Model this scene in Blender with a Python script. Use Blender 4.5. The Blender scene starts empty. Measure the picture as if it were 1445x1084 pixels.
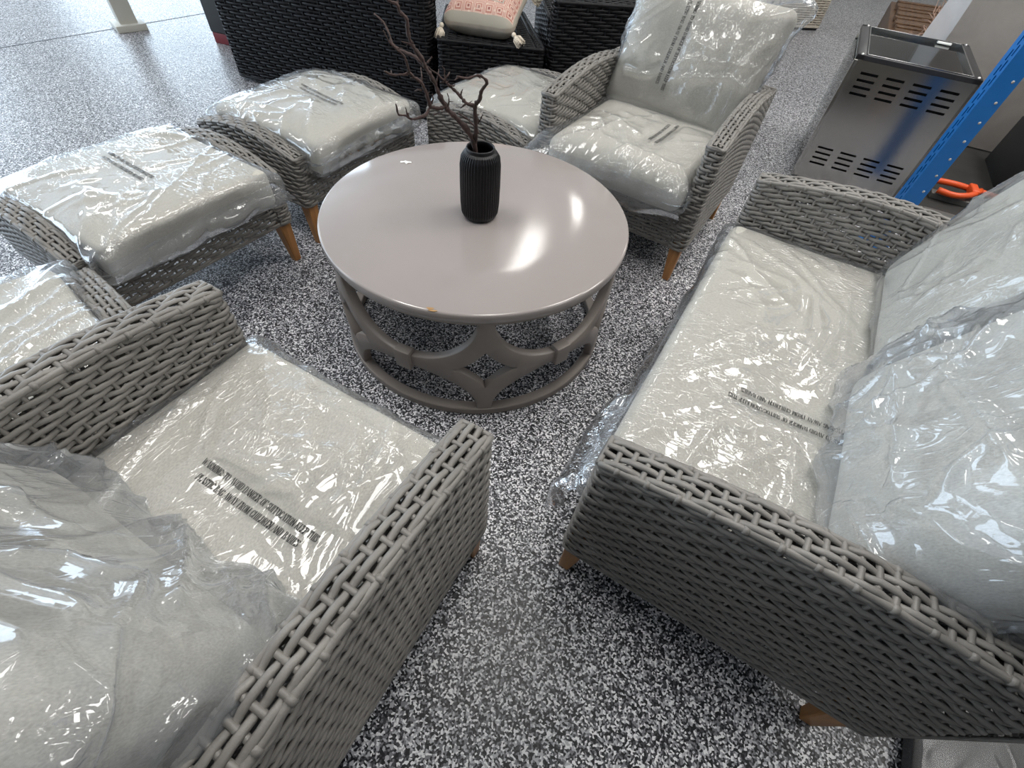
import bpy, math, random
import numpy as np
from mathutils import Matrix, Vector
from mathutils.bvhtree import BVHTree

S = bpy.context.scene
COL = S.collection
PI = math.pi
rad = math.radians

# ------------------------------------------------------------------ camera
CAM_H = 1.2817
cam_data = bpy.data.cameras.new('camera')
cam = bpy.data.objects.new('camera', cam_data)
COL.objects.link(cam)
cam_data.sensor_fit = 'HORIZONTAL'
cam_data.sensor_width = 36.0
cam_data.lens = 640.917 * 36.0 / 1445.0
cam_data.clip_start = 0.02
_p, _r = 0.898174, 0.107192
_fw = Vector((0, math.cos(_p), -math.sin(_p)))
_rt = Vector((1, 0, 0))
_up = _rt.cross(_fw)
_r2 = _rt * math.cos(_r) + _up * math.sin(_r)
_u2 = -_rt * math.sin(_r) + _up * math.cos(_r)
cam.matrix_world = Matrix(((_r2.x, _u2.x, -_fw.x, 0), (_r2.y, _u2.y, -_fw.y, 0),
                           (_r2.z, _u2.z, -_fw.z, CAM_H), (0, 0, 0, 1)))
S.camera = cam

# ------------------------------------------------------------------ view, sky and room lamps
S.view_settings.view_transform = 'Standard'
S.view_settings.look = 'None'
S.view_settings.gamma = 1.0
S.view_settings.use_curve_mapping = False
S.view_settings.exposure = 0.55
S.cycles.use_denoising = True
S.cycles.max_bounces = 10
S.cycles.diffuse_bounces = 4
S.cycles.glossy_bounces = 4
S.cycles.transparent_max_bounces = 24
S.cycles.sample_clamp_indirect = 6.0

world = bpy.data.worlds.new('daylight')
S.world = world
world.use_nodes = True
_bg = world.node_tree.nodes['Background']
_bg.inputs[0].default_value = (0.70, 0.85, 1.0, 1)
_bg.inputs[1].default_value = 4.3


def area(name, loc, rot, sx, sy, power, color=(1, 1, 1), portal=False):
    l = bpy.data.lights.new(name, 'AREA')
    l.shape = 'RECTANGLE'
    l.size, l.size_y = sx, sy
    l.energy = power
    l.color = color
    o = bpy.data.objects.new(name, l)
    COL.objects.link(o)
    o.location = loc
    o.rotation_euler = rot
    if portal:
        l.cycles.is_portal = True
    return o


ROOM = (-9.0, 6.0, -4.5, 9.5, 3.5)      # x0 x1 y0 y1 ceiling
# daylight through the shop doors at the back left: portals on the openings
area('door_daylight', (-6.45, 9.49, 1.45), (rad(90), 0, rad(180)), 4.6, 2.8, 1, portal=True)
area('window_daylight', (-8.99, 3.5, 1.55), (rad(90), 0, rad(-90)), 9.0, 2.6, 1, portal=True)
# fluorescent lamps: first two mirrored in the tabletop, the rest added for light
for (x, y, w_, sx_) in ((0.02, 5.35, 9, .30), (0.95, 7.0, 9, .30), (-1.5, 1.3, 28, .6), (1.5, 2.2, 30, .6), (0.2, 0.9, 20, .6), (-5.0, 5.2, 26, .3),
                        (-5.0, 1.8, 20, .6), (3.4, 2.4, 40, .6), (4.0, 6.2, 30, .6), (3.6, 0.2, 20, .6)):
    area('ceiling_and_fill_lamp', (x, y, 3.44), (0, 0, rad(-10)), sx_, 1.3, w_, (1.0, 0.97, 0.92))





# ------------------------------------------------------------------ materials
def new_mat(name):
    m = bpy.data.materials.new(name)
    m.use_nodes = True
    nt = m.node_tree
    for n in list(nt.nodes):
        nt.nodes.remove(n)
    out = nt.nodes.new('ShaderNodeOutputMaterial')
    return m, nt, out


def N(nt, typ, **kw):
    n = nt.nodes.new(typ)
    for k, v in kw.items():
        if k.startswith('i_'):
            key = k[2:]
            key = int(key) if key.isdigit() else key.replace('_', ' ')
            n.inputs[key].default_value = v
        else:
            setattr(n, k, v)
    return n


def ramp(nt, stops, interp='LINEAR'):
    n = nt.nodes.new('ShaderNodeValToRGB')
    cr = n.color_ramp
    cr.interpolation = interp
    while len(cr.elements) < len(stops):
        cr.elements.new(0.5)
    for e, (p, c) in zip(cr.elements, stops):
        e.position = p
        e.color = (c[0], c[1], c[2], 1) if hasattr(c, '__len__') else (c, c, c, 1)
    return n


def simple(name, col, rough=0.5, metal=0.0, spec=0.5, var=0.0, scale=8.0, bump=0.0, bscale=60.0, coat=0.0, stretch=None):
    m, nt, out = new_mat(name)
    b = N(nt, 'ShaderNodeBsdfPrincipled')
    b.inputs['Base Color'].default_value = (*col, 1)
    b.inputs['Roughness'].default_value = rough
    b.inputs['Metallic'].default_value = metal
    b.inputs['Specular IOR Level'].default_value = spec
    b.inputs['Coat Weight'].default_value = coat
    tc = N(nt, 'ShaderNodeTexCoord')
    src = tc.outputs['Object']
    if stretch:
        mp = N(nt, 'ShaderNodeMapping')
        mp.inputs['Scale'].default_value = stretch
        nt.links.new(src, mp.inputs[0])
        src = mp.outputs[0]
    if var > 0:
        nz = N(nt, 'ShaderNodeTexNoise', i_Scale=scale, i_Detail=4.0)
        nt.links.new(src, nz.inputs['Vector'])
        lo = tuple(max(0, c * (1 - var)) for c in col)
        hi = tuple(min(1, c * (1 + var)) for c in col)
        rp = ramp(nt, [(0.3, lo), (0.7, hi)])
        nt.links.new(nz.outputs['Fac'], rp.inputs[0])
        nt.links.new(rp.outputs[0], b.inputs['Base Color'])
    if bump > 0:
        nz2 = N(nt, 'ShaderNodeTexNoise', i_Scale=bscale, i_Detail=3.0)
        nt.links.new(src, nz2.inputs['Vector'])
        bp = N(nt, 'ShaderNodeBump', i_Strength=bump, i_Distance=0.002)
        nt.links.new(nz2.outputs['Fac'], bp.inputs['Height'])
        nt.links.new(bp.outputs[0], b.inputs['Normal'])
    nt.links.new(b.outputs[0], out.inputs[0])
    return m


def floor_material():
    m, nt, out = new_mat('flake_epoxy_floor')
    tc = N(nt, 'ShaderNodeTexCoord')
    nz = N(nt, 'ShaderNodeTexNoise', i_Scale=95.0, i_Detail=2.0)
    nt.links.new(tc.outputs['Object'], nz.inputs['Vector'])
    mix = N(nt, 'ShaderNodeVectorMath', operation='MULTIPLY_ADD')
    mix.inputs[1].default_value = (0.006, 0.006, 0.0)
    nt.links.new(nz.outputs['Color'], mix.inputs[0])
    nt.links.new(tc.outputs['Object'], mix.inputs[2])
    v = N(nt, 'ShaderNodeTexVoronoi', i_Scale=235.0)
    v.voronoi_dimensions = '2D'
    nt.links.new(mix.outputs[0], v.inputs['Vector'])
    sep = N(nt, 'ShaderNodeSeparateColor')
    nt.links.new(v.outputs['Color'], sep.inputs[0])
    rp = ramp(nt, [(0.0, (0.006, 0.006, 0.009)), (0.27, (0.05, 0.05, 0.058)), (0.46, (0.19, 0.19, 0.21)),
                   (0.63, (0.46, 0.46, 0.49)), (0.82, (0.82, 0.82, 0.84))], 'CONSTANT')
    nt.links.new(sep.outputs[0], rp.inputs[0])
    b = N(nt, 'ShaderNodeBsdfPrincipled', i_Roughness=0.36)
    b.inputs['Specular IOR Level'].default_value = 0.36
    nt.links.new(rp.outputs[0], b.inputs['Base Color'])
    nz3 = N(nt, 'ShaderNodeTexNoise', i_Scale=160.0, i_Detail=2.0)
    nt.links.new(tc.outputs['Object'], nz3.inputs['Vector'])
    bp = N(nt, 'ShaderNodeBump', i_Strength=0.08, i_Distance=0.002)
    nt.links.new(nz3.outputs['Fac'], bp.inputs['Height'])
    nt.links.new(bp.outputs[0], b.inputs['Normal'])
    nt.links.new(b.outputs[0], out.inputs[0])
    return m


def fabric_material(name, col):
    m, nt, out = new_mat(name)
    tc = N(nt, 'ShaderNodeTexCoord')
    b = N(nt, 'ShaderNodeBsdfPrincipled', i_Roughness=0.95)
    b.inputs['Specular IOR Level'].default_value = 0.1
    nz = N(nt, 'ShaderNodeTexNoise', i_Scale=430.0, i_Detail=2.0)
    mp = N(nt, 'ShaderNodeMapping')
    mp.inputs['Scale'].default_value = (1, 0.5, 1)
    nt.links.new(tc.outputs['Object'], mp.inputs[0])
    nt.links.new(mp.outputs[0], nz.inputs['Vector'])
    rp = ramp(nt, [(0.3, tuple(c * 0.84 for c in col)), (0.7, tuple(min(1, c * 1.12) for c in col))])
    nt.links.new(nz.outputs['Fac'], rp.inputs[0])
    nt.links.new(rp.outputs[0], b.inputs['Base Color'])
    bp = N(nt, 'ShaderNodeBump', i_Strength=0.35, i_Distance=0.001)
    nt.links.new(nz.outputs['Fac'], bp.inputs['Height'])
    nt.links.new(bp.outputs[0], b.inputs['Normal'])
    nt.links.new(b.outputs[0], out.inputs[0])
    return m


def film_material(name, milk=0.10, tint=(0.93, 0.96, 1.0), gloss=2.0, rough=0.07, bump=0.35, fine=30.0):
    """thin clear plastic film: mostly see-through, glossy, a little milky"""
    m, nt, out = new_mat(name)
    tc = N(nt, 'ShaderNodeTexCoord')
    mp = N(nt, 'ShaderNodeMapping')
    mp.inputs['Scale'].default_value = (1.0, 0.36, 1.0)
    mp.inputs['Rotation'].default_value = (0, 0, 0.6)
    nt.links.new(tc.outputs['Object'], mp.inputs[0])
    nz = N(nt, 'ShaderNodeTexNoise', i_Scale=fine, i_Detail=1.5, i_Distortion=1.6)
    nt.links.new(mp.outputs[0], nz.inputs['Vector'])
    rp = ramp(nt, [(0.42, 0.0), (0.5, 1.0), (0.58, 0.0)], 'EASE')
    nt.links.new(nz.outputs['Fac'], rp.inputs[0])
    zone = N(nt, 'ShaderNodeTexNoise', i_Scale=5.0, i_Detail=1.0)
    nt.links.new(tc.outputs['Object'], zone.inputs['Vector'])
    zr = ramp(nt, [(0.42, 0.05), (0.60, 1.0)])
    nt.links.new(zone.outputs['Fac'], zr.inputs[0])
    zm = N(nt, 'ShaderNodeMath', operation='MULTIPLY')
    nt.links.new(rp.outputs[0], zm.inputs[0])
    nt.links.new(zr.outputs[0], zm.inputs[1])
    bp = N(nt, 'ShaderNodeBump', i_Strength=bump, i_Distance=0.004)
    nt.links.new(zm.outputs[0], bp.inputs['Height'])
    fr = N(nt, 'ShaderNodeFresnel', i_IOR=1.48)
    nt.links.new(bp.outputs[0], fr.inputs['Normal'])
    mu = N(nt, 'ShaderNodeMath', operation='MULTIPLY', use_clamp=True)
    mu.inputs[1].default_value = gloss
    nt.links.new(fr.outputs[0], mu.inputs[0])
    mx = N(nt, 'ShaderNodeMath', operation='MINIMUM')
    mx.inputs[1].default_value = 0.7
    nt.links.new(mu.outputs[0], mx.inputs[0])
    tr = N(nt, 'ShaderNodeBsdfTransparent')
    tr.inputs[0].default_value = (0.97, 0.975, 0.98, 1)
    df = N(nt, 'ShaderNodeBsdfDiffuse')
    df.inputs[0].default_value = (*tint, 1)
    tl = N(nt, 'ShaderNodeBsdfTranslucent')
    tl.inputs[0].default_value = (*tint, 1)
    md = N(nt, 'ShaderNodeMixShader')
    md.inputs[0].default_value = 0.5
    nt.links.new(df.outputs[0], md.inputs[1])
    nt.links.new(tl.outputs[0], md.inputs[2])
    m1 = N(nt, 'ShaderNodeMixShader')
    m1.inputs[0].default_value = milk
    nt.links.new(tr.outputs[0], m1.inputs[1])
    nt.links.new(md.outputs[0], m1.inputs[2])
    gl = N(nt, 'ShaderNodeBsdfGlossy', i_Roughness=rough)
    gl.inputs[0].default_value = (0.95, 0.97, 1.0, 1)
    nt.links.new(bp.outputs[0], gl.inputs['Normal'])
    m2 = N(nt, 'ShaderNodeMixShader')
    nt.links.new(mx.outputs[0], m2.inputs[0])
    nt.links.new(m1.outputs[0], m2.inputs[1])
    nt.links.new(gl.outputs[0], m2.inputs[2])
    nt.links.new(m2.outputs[0], out.inputs[0])
    return m


def glass_material():
    m, nt, out = new_mat('clear_glass')
    fr = N(nt, 'ShaderNodeFresnel', i_IOR=1.5)
    tr = N(nt, 'ShaderNodeBsdfTransparent')
    tr.inputs[0].default_value = (0.86, 0.91, 0.90, 1)
    gl = N(nt, 'ShaderNodeBsdfGlossy', i_Roughness=0.02)
    mx = N(nt, 'ShaderNodeMixShader')
    nt.links.new(fr.outputs[0], mx.inputs[0])
    nt.links.new(tr.outputs[0], mx.inputs[1])
    nt.links.new(gl.outputs[0], mx.inputs[2])
    nt.links.new(mx.outputs[0], out.inputs[0])
    return m


def wood_material(name, col, dark):
    m, nt, out = new_mat(name)
    tc = N(nt, 'ShaderNodeTexCoord')
    mp = N(nt, 'ShaderNodeMapping')
    mp.inputs['Scale'].default_value = (40, 40, 4)
    nt.links.new(tc.outputs['Object'], mp.inputs[0])
    nz = N(nt, 'ShaderNodeTexNoise', i_Scale=1.6, i_Detail=5.0, i_Distortion=0.6)
    nt.links.new(mp.outputs[0], nz.inputs['Vector'])
    rp = ramp(nt, [(0.3, dark), (0.7, col)])
    nt.links.new(nz.outputs['Fac'], rp.inputs[0])
    b = N(nt, 'ShaderNodeBsdfPrincipled', i_Roughness=0.45)
    nt.links.new(rp.outputs[0], b.inputs['Base Color'])
    nt.links.new(b.outputs[0], out.inputs[0])
    return m


def pillow_material():
    """cream cloth printed with rows of dark-pink motifs inside a grey-green striped border"""
    m, nt, out = new_mat('printed_cushion_cloth')
    tc = N(nt, 'ShaderNodeTexCoord')
    v = N(nt, 'ShaderNodeTexVoronoi', i_Scale=17.0)
    v.distance = 'CHEBYCHEV'
    v.voronoi_dimensions = '2D'
    v.inputs['Randomness'].default_value = 0.0
    nt.links.new(tc.outputs['Object'], v.inputs['Vector'])
    rp = ramp(nt, [(0.0, (0.22, 0.06, 0.06)), (0.10, (0.72, 0.58, 0.48)), (0.20, (0.46, 0.19, 0.155)),
                   (0.30, (0.72, 0.58, 0.48)), (0.40, (0.50, 0.24, 0.20)), (0.46, (0.70, 0.57, 0.48))], 'CONSTANT')
    nt.links.new(v.outputs['Distance'], rp.inputs[0])
    ck = N(nt, 'ShaderNodeTexVoronoi', i_Scale=42.0)
    ck.distance = 'MANHATTAN'
    nt.links.new(tc.outputs['Object'], ck.inputs['Vector'])
    r2 = ramp(nt, [(0.0, (0.74, 0.62, 0.52)), (0.42, (0.48, 0.22, 0.18))], 'CONSTANT')
    nt.links.new(ck.outputs['Distance'], r2.inputs[0])
    mixc = N(nt, 'ShaderNodeMix', data_type='RGBA')
    mixc.inputs['Factor'].default_value = 0.35
    nt.links.new(rp.outputs[0], mixc.inputs['A'])
    nt.links.new(r2.outputs[0], mixc.inputs['B'])
    sx = N(nt, 'ShaderNodeSeparateXYZ')
    nt.links.new(tc.outputs['Object'], sx.inputs[0])
    ab = []
    for k in (0, 1):
        a = N(nt, 'ShaderNodeMath', operation='ABSOLUTE')
        nt.links.new(sx.outputs[k], a.inputs[0])
        ab.append(a)
    mxx = N(nt, 'ShaderNodeMath', operation='MAXIMUM')
    nt.links.new(ab[0].outputs[0], mxx.inputs[0])
    nt.links.new(ab[1].outputs[0], mxx.inputs[1])
    br = ramp(nt, [(0.0, 0.0), (0.118, 1.0), (0.128, 0.0), (0.196, 1.0)], 'CONSTANT')
    nt.links.new(mxx.outputs[0], br.inputs[0])
    mix2 = N(nt, 'ShaderNodeMix', data_type='RGBA')
    nt.links.new(br.outputs[0], mix2.inputs['Factor'])
    nt.links.new(mixc.outputs['Result'], mix2.inputs['A'])
    mix2.inputs['B'].default_value = (0.40, 0.37, 0.31, 1)
    b = N(nt, 'ShaderNodeBsdfPrincipled', i_Roughness=0.9)
    nt.links.new(mix2.outputs['Result'], b.inputs['Base Color'])
    nt.links.new(b.outputs[0], out.inputs[0])
    return m


def slab_material():
    m, nt, out = new_mat('stone_look_panel')
    tc = N(nt, 'ShaderNodeTexCoord')
    nz = N(nt, 'ShaderNodeTexNoise', i_Scale=4.0, i_Detail=6.0, i_Distortion=1.5)
    nt.links.new(tc.outputs['Object'], nz.inputs['Vector'])
    rp = ramp(nt, [(0.3, (0.60, 0.55, 0.50)), (0.7, (0.76, 0.70, 0.64))])
    nt.links.new(nz.outputs['Fac'], rp.inputs[0])
    b = N(nt, 'ShaderNodeBsdfPrincipled', i_Roughness=0.6)
    nt.links.new(rp.outputs[0], b.inputs['Base Color'])
    nt.links.new(b.outputs[0], out.inputs[0])
    return m


M = {}
M['floor'] = floor_material()
M['joint'] = simple('floor_joint', (0.06, 0.07, 0.08), 0.6)
M['white_wall'] = simple('painted_wall', (0.62, 0.61, 0.58), 0.8, var=0.04)
M['shaded_wall'] = simple('shade_toned_wall', (0.09, 0.088, 0.085), 0.8, var=0.05)  # wall colour darkened to stand for the shadowed interior behind the camera
M['ceiling'] = simple('ceiling_panels', (0.86, 0.85, 0.83), 0.8)
M['wicker'] = simple('grey_wicker', (0.205, 0.194, 0.180), 0.44, spec=0.45, var=0.16, scale=14, bump=0.25, bscale=380, stretch=(1, 1, 1))
M['wicker_inner'] = simple('wicker_stakes', (0.20, 0.188, 0.172), 0.5, var=0.1)
M['deck'] = simple('seat_deck_cloth', (0.05, 0.048, 0.045), 0.9)
M['black_wicker'] = simple('black_wicker', (0.006, 0.006, 0.0075), 0.45, spec=0.25, var=0.2)
M['beige_wicker'] = simple('cream_wicker', (0.52, 0.47, 0.40), 0.55, var=0.08)
M['leg'] = wood_material('teak_leg', (0.46, 0.22, 0.07), (0.30, 0.13, 0.04))
M['fabric'] = fabric_material('oatmeal_cushion_cloth', (0.535, 0.515, 0.462))
M['film'] = film_material('clear_film', 0.10, fine=34, gloss=1.45)
M['film_milky'] = film_material('milky_film', 0.19, gloss=2.0, rough=0.07, tint=(0.88, 0.93, 1.0), fine=22.0, bump=0.35)
M['film_dark'] = film_material('thin_film', 0.05, gloss=1.6, fine=18.0)
M['film_dull'] = film_material('dull_film', 0.06, gloss=0.7, rough=0.22, fine=8.0, bump=0.2)
M['ink'] = simple('black_print', (0.012, 0.012, 0.013), 0.6)
M['table'] = simple('taupe_lacquer', (0.325, 0.290, 0.278), 0.12, spec=0.75, var=0.03, scale=3, bump=0.04, bscale=120)
M['table_frame'] = simple('taupe_painted_wood', (0.262, 0.228, 0.206), 0.38, var=0.05)
M['vase'] = simple('matt_black_ceramic', (0.006, 0.006, 0.008), 0.40, spec=0.3)
M['branch'] = simple('dark_bark', (0.055, 0.032, 0.028), 0.75, var=0.35, scale=40, bump=0.5, bscale=200)
M['paper'] = simple('white_paper', (0.85, 0.85, 0.83), 0.8)
M['chip'] = simple('bare_wood', (0.38, 0.22, 0.09), 0.8)
M['steel'] = simple('brushed_steel', (0.46, 0.45, 0.43), 0.19, metal=1.0, var=0.05, scale=20, stretch=(1, 1, 30))
M['steel_rim'] = simple('steel_rim', (0.42, 0.42, 0.42), 0.22, metal=1.0)
M['dark_rim'] = simple('dark_metal_rim', (0.06, 0.06, 0.065), 0.35, metal=0.6)
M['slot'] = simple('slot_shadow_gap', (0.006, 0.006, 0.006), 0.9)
M['glass'] = glass_material()
M['blue'] = simple('blue_rack_paint', (0.010, 0.16, 0.50), 0.38, var=0.08)
M['hole'] = simple('punched_hole', (0.55, 0.55, 0.52), 0.6)
M['slab'] = slab_material()
M['white_plastic'] = film_material('white_film', 0.75, gloss=2.5, tint=(0.92, 0.95, 1.0), fine=14)
M['brown_slat'] = wood_material('brown_slats', (0.16, 0.078, 0.032), (0.05, 0.023, 0.010))
M['card'] = simple('cardboard', (0.45, 0.31, 0.18), 0.8, var=0.08)
M['twig'] = simple('pale_twigs', (0.36, 0.23, 0.17), 0.8, var=0.3, scale=30)
M['black_box'] = simple('black_plastic', (0.015, 0.015, 0.016), 0.45)
M['grey_metal'] = simple('grey_metal_bar', (0.16, 0.16, 0.155), 0.45, metal=0.5)
M['orange'] = simple('orange_plastic', (0.78, 0.10, 0.02), 0.4)
M['red'] = simple('red_plastic', (0.16, 0.006, 0.012), 0.6)
M['post'] = simple('cream_painted_steel', (0.55, 0.54, 0.49), 0.5, var=0.03)
M['tassel'] = simple('cream_tassel_yarn', (0.74, 0.66, 0.55), 0.9, var=0.15, scale=90, bump=0.6, bscale=300)
M['pillow_side'] = simple('beige_pillow_back', (0.42, 0.37, 0.31), 0.9, var=0.08, scale=30)
M['pillow'] = pillow_material()
M['dark_slab'] = simple('dark_board', (0.045, 0.044, 0.043), 0.5, var=0.2, scale=3)
M['crate'] = simple('dark_crate', (0.02, 0.019, 0.018), 0.7, var=0.3)


# ------------------------------------------------------------------ geometry helpers
class G:
    """collects quads (and triangles) and links them as ONE mesh object"""

    def __init__(self):
        self.V, self.F, self.n = [], [], 0

    def add(self, V, F):
        V = np.asarray(V, float).reshape(-1, 3)
        self.V.append(V)
        self.F.extend([tuple(int(i) + self.n for i in f) for f in F])
        self.n += len(V)

    def grid(self, P, close_u=False, close_v=False, flip=False):
        """P[j, i, 3] -> quads"""
        P = np.asarray(P, float)
        nj, ni = P.shape[:2]
        idx = np.arange(nj * ni).reshape(nj, ni)
        if close_u:
            idx = np.concatenate([idx, idx[:, :1]], 1)
        if close_v:
            idx = np.concatenate([idx, idx[:1]], 0)
        a, b, c, d = idx[:-1, :-1], idx[:-1, 1:], idx[1:, 1:], idx[1:, :-1]
        q = np.stack([a, b, c, d] if not flip else [d, c, b, a], -1).reshape(-1, 4)
        self.add(P.reshape(-1, 3), q)

    def box(self, x0, x1, y0, y1, z0, z1):
        V = [(x, y, z) for z in (z0, z1) for y in (y0, y1) for x in (x0, x1)]
        self.add(V, [(0, 2, 3, 1), (4, 5, 7, 6), (0, 1, 5, 4), (2, 6, 7, 3), (0, 4, 6, 2), (1, 3, 7, 5)])

    def rbox(self, x0, x1, y0, y1, z0, z1, r=0.004):
        """box with chamfered edges"""
        h = np.array([(x1 - x0) / 2, (y1 - y0) / 2, (z1 - z0) / 2])
        c = np.array([(x0 + x1) / 2, (y0 + y1) / 2, (z0 + z1) / 2])
        r = min(r, *(h * 0.49))
        V, F = rounded_box(h, r, 4)
        self.add(V + c, F)

    def poly_prism(self, pts, z0, z1):
        n = len(pts)
        V = [(x, y, z0) for x, y in pts] + [(x, y, z1) for x, y in pts]
        F = [tuple(range(n))[::-1], tuple(range(n, 2 * n))] + [(i, (i + 1) % n, n + (i + 1) % n, n + i) for i in range(n)]
        self.add(V, F)

    def tube(self, pts, radii, nseg=8, cap=True):
        P = np.asarray(pts, float)
        n = len(P)
        radii = np.broadcast_to(np.asarray(radii, float), (n,))
        T = np.gradient(P, axis=0)
        T /= np.linalg.norm(T, axis=1)[:, None] + 1e-12
        ref = np.array([0, 0, 1.0]) if abs(T[0][2]) < 0.9 else np.array([1.0, 0, 0])
        A = np.empty_like(P)
        a = np.cross(T[0], ref)
        a /= np.linalg.norm(a)
        for i in range(n):
            a = a - T[i] * (a @ T[i])
            a /= np.linalg.norm(a) + 1e-12
            A[i] = a
        B = np.cross(T, A)
        th = np.arange(nseg) * 2 * PI / nseg
        R = P[:, None] + radii[:, None, None] * (np.cos(th)[None, :, None] * A[:, None] + np.sin(th)[None, :, None] * B[:, None])
        base = self.n
        self.grid(R, close_u=True)
        if cap:
            self.F.append(tuple(base + i for i in range(nseg))[::-1])
            self.F.append(tuple(base + (n - 1) * nseg + i for i in range(nseg)))

    def lathe(self, prof, nseg=48, mod=None):
        pr = np.asarray(prof, float)
        th = np.arange(nseg) * 2 * PI / nseg
        k = np.ones(nseg) if mod is None else mod(th)
        P = np.stack([pr[:, 0][:, None] * k[None] * np.cos(th), pr[:, 0][:, None] * k[None] * np.sin(th), np.broadcast_to(pr[:, 1][:, None], (len(pr), nseg))], -1)
        self.grid(P, close_u=True)

    def mirror_x(self, w):
        """copy everything mirrored at x = w/2"""
        V = np.concatenate(self.V).copy()
        V[:, 0] = w - V[:, 0]
        g = G()
        g.V, g.n = [V], len(V)
        g.F = [tuple(reversed(f)) for f in self.F]
        return g

    def verts(self):
        return np.concatenate(self.V)

    def build(self, name, mat, parent=None, smooth=True, auto=None):
        V = np.concatenate(self.V)
        me = bpy.data.meshes.new(name)
        me.from_pydata(V.tolist(), [], self.F)
        me.materials.append(mat)
        if smooth:
            me.polygons.foreach_set('use_smooth', np.ones(len(me.polygons), bool))
        me.update()
        if smooth and auto:
            me.set_sharp_from_angle(angle=rad(auto))
        o = bpy.data.objects.new(name, me)
        COL.objects.link(o)
        if parent is not None:
            o.parent = parent
        return o


def tag(o, label, cat, group=None, kind=None):
    o['label'] = label
    o['category'] = cat
    if group:
        o['group'] = group
    if kind:
        o['kind'] = kind
    return o


def thing(name, loc, rotz, label, cat, group=None):
    o = bpy.data.objects.new(name, None)
    o.empty_display_size = 0.05
    COL.objects.link(o)
    o.location = loc
    o.rotation_euler = (0, 0, rotz)
    return tag(o, label, cat, group)


def dup(root, loc, rotz, label, group=None):
    """a copy of a thing with copies of its parts and sub-parts (mesh data shared)"""
    r = root.copy()
    COL.objects.link(r)
    r.location = loc
    r.rotation_euler = (0, 0, rotz)
    r['label'] = label
    if group:
        r['group'] = group
    for ch in list(root.children):
        c = ch.copy()
        COL.objects.link(c)
        c.parent = r
        for g in list(ch.children):
            d = g.copy()
            COL.objects.link(d)
            d.parent = c
    return r


def rounded_box(h, r, n=6):
    """cube-sphere grid mapped on a rounded box; h = half sizes"""
    h = np.asarray(h, float)
    t = np.linspace(-1, 1, n + 1)
    # pack a few samples in the rounded rim
    def axis(hh):
        k = np.linspace(-1, 1, n + 1)
        flat = hh - r
        e = max(2, n // 5)
        rim = np.sin(np.linspace(0, PI / 2, e + 1))[1:] * 0 + np.linspace(0, 1, e + 1)[1:]
        mid = np.linspace(-flat, flat, max(2, n + 1 - 2 * e))
        return np.concatenate([-(flat + r * rim[::-1]), mid, flat + r * rim])
    ax = [axis(h[i]) for i in range(3)]
    V, F = [], []
    key = {}
    def vid(p):
        k = (round(p[0], 6), round(p[1], 6), round(p[2], 6))
        if k not in key:
            key[k] = len(V)
            V.append(p)
        return key[k]
    for a in range(3):
        b, c = (a + 1) % 3, (a + 2) % 3
        for s in (-1, 1):
            ids = []
            for v in ax[c]:
                row = []
                for u in ax[b]:
                    p = [0, 0, 0]
                    p[a] = s * h[a]
                    p[b] = u
                    p[c] = v
                    row.append(vid(tuple(p)))
                ids.append(row)
            for j in range(len(ids) - 1):
                for i in range(len(ids[0]) - 1):
                    q = (ids[j][i], ids[j][i + 1], ids[j + 1][i + 1], ids[j + 1][i])
                    F.append(q if s > 0 else q[::-1])
    V = np.array(V)
    inner = np.clip(V, -(h - r), h - r)
    d = V - inner
    L = np.linalg.norm(d, axis=1)[:, None]
    V = inner + d / np.maximum(L, 1e-9) * r
    return V, F


# numpy gradient noise
_rs = np.random.RandomState(7)
_perm = np.concatenate([_rs.permutation(256)] * 3)
_grad = _rs.normal(size=(256, 3))
_grad /= np.linalg.norm(_grad, axis=1)[:, None]


def noise3(P):
    P = np.asarray(P, float)
    i = np.floor(P).astype(int)
    f = P - i
    i &= 255
    u = f * f * f * (f * (f * 6 - 15) + 10)
    out = 0
    for dx in (0, 1):
        for dy in (0, 1):
            for dz in (0, 1):
                hsh = _perm[_perm[_perm[(i[..., 0] + dx) & 255] + ((i[..., 1] + dy) & 255)] + ((i[..., 2] + dz) & 255)]
                g = _grad[hsh]
                d = f - np.array([dx, dy, dz])
                w = (u[..., 0] if dx else 1 - u[..., 0]) * (u[..., 1] if dy else 1 - u[..., 1]) * (u[..., 2] if dz else 1 - u[..., 2])
                out = out + w * (g * d).sum(-1)
    return out * 1.5


def ridged(P, sharp=2.0):
    return np.clip(1 - np.abs(noise3(P)) * 2.2, 0, 1) ** sharp


def facets(P):
    """distance to the nearest of jittered points: flat facets meeting in sharp ridges"""
    P = np.asarray(P, float)
    c = np.floor(P).astype(int)
    best = np.full(P.shape[:-1], 9.0)
    for dx in (-1, 0, 1):
        for dy in (-1, 0, 1):
            for dz in (-1, 0, 1):
                q = c + np.array((dx, dy, dz))
                hsh = _perm[_perm[_perm[q[..., 0] & 255] + (q[..., 1] & 255)] + (q[..., 2] & 255)]
                jit = 0.5 + 0.42 * np.clip(_grad[hsh], -1, 1)
                best = np.minimum(best, ((P - q - jit) ** 2).sum(-1))
    return np.sqrt(best)


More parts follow.
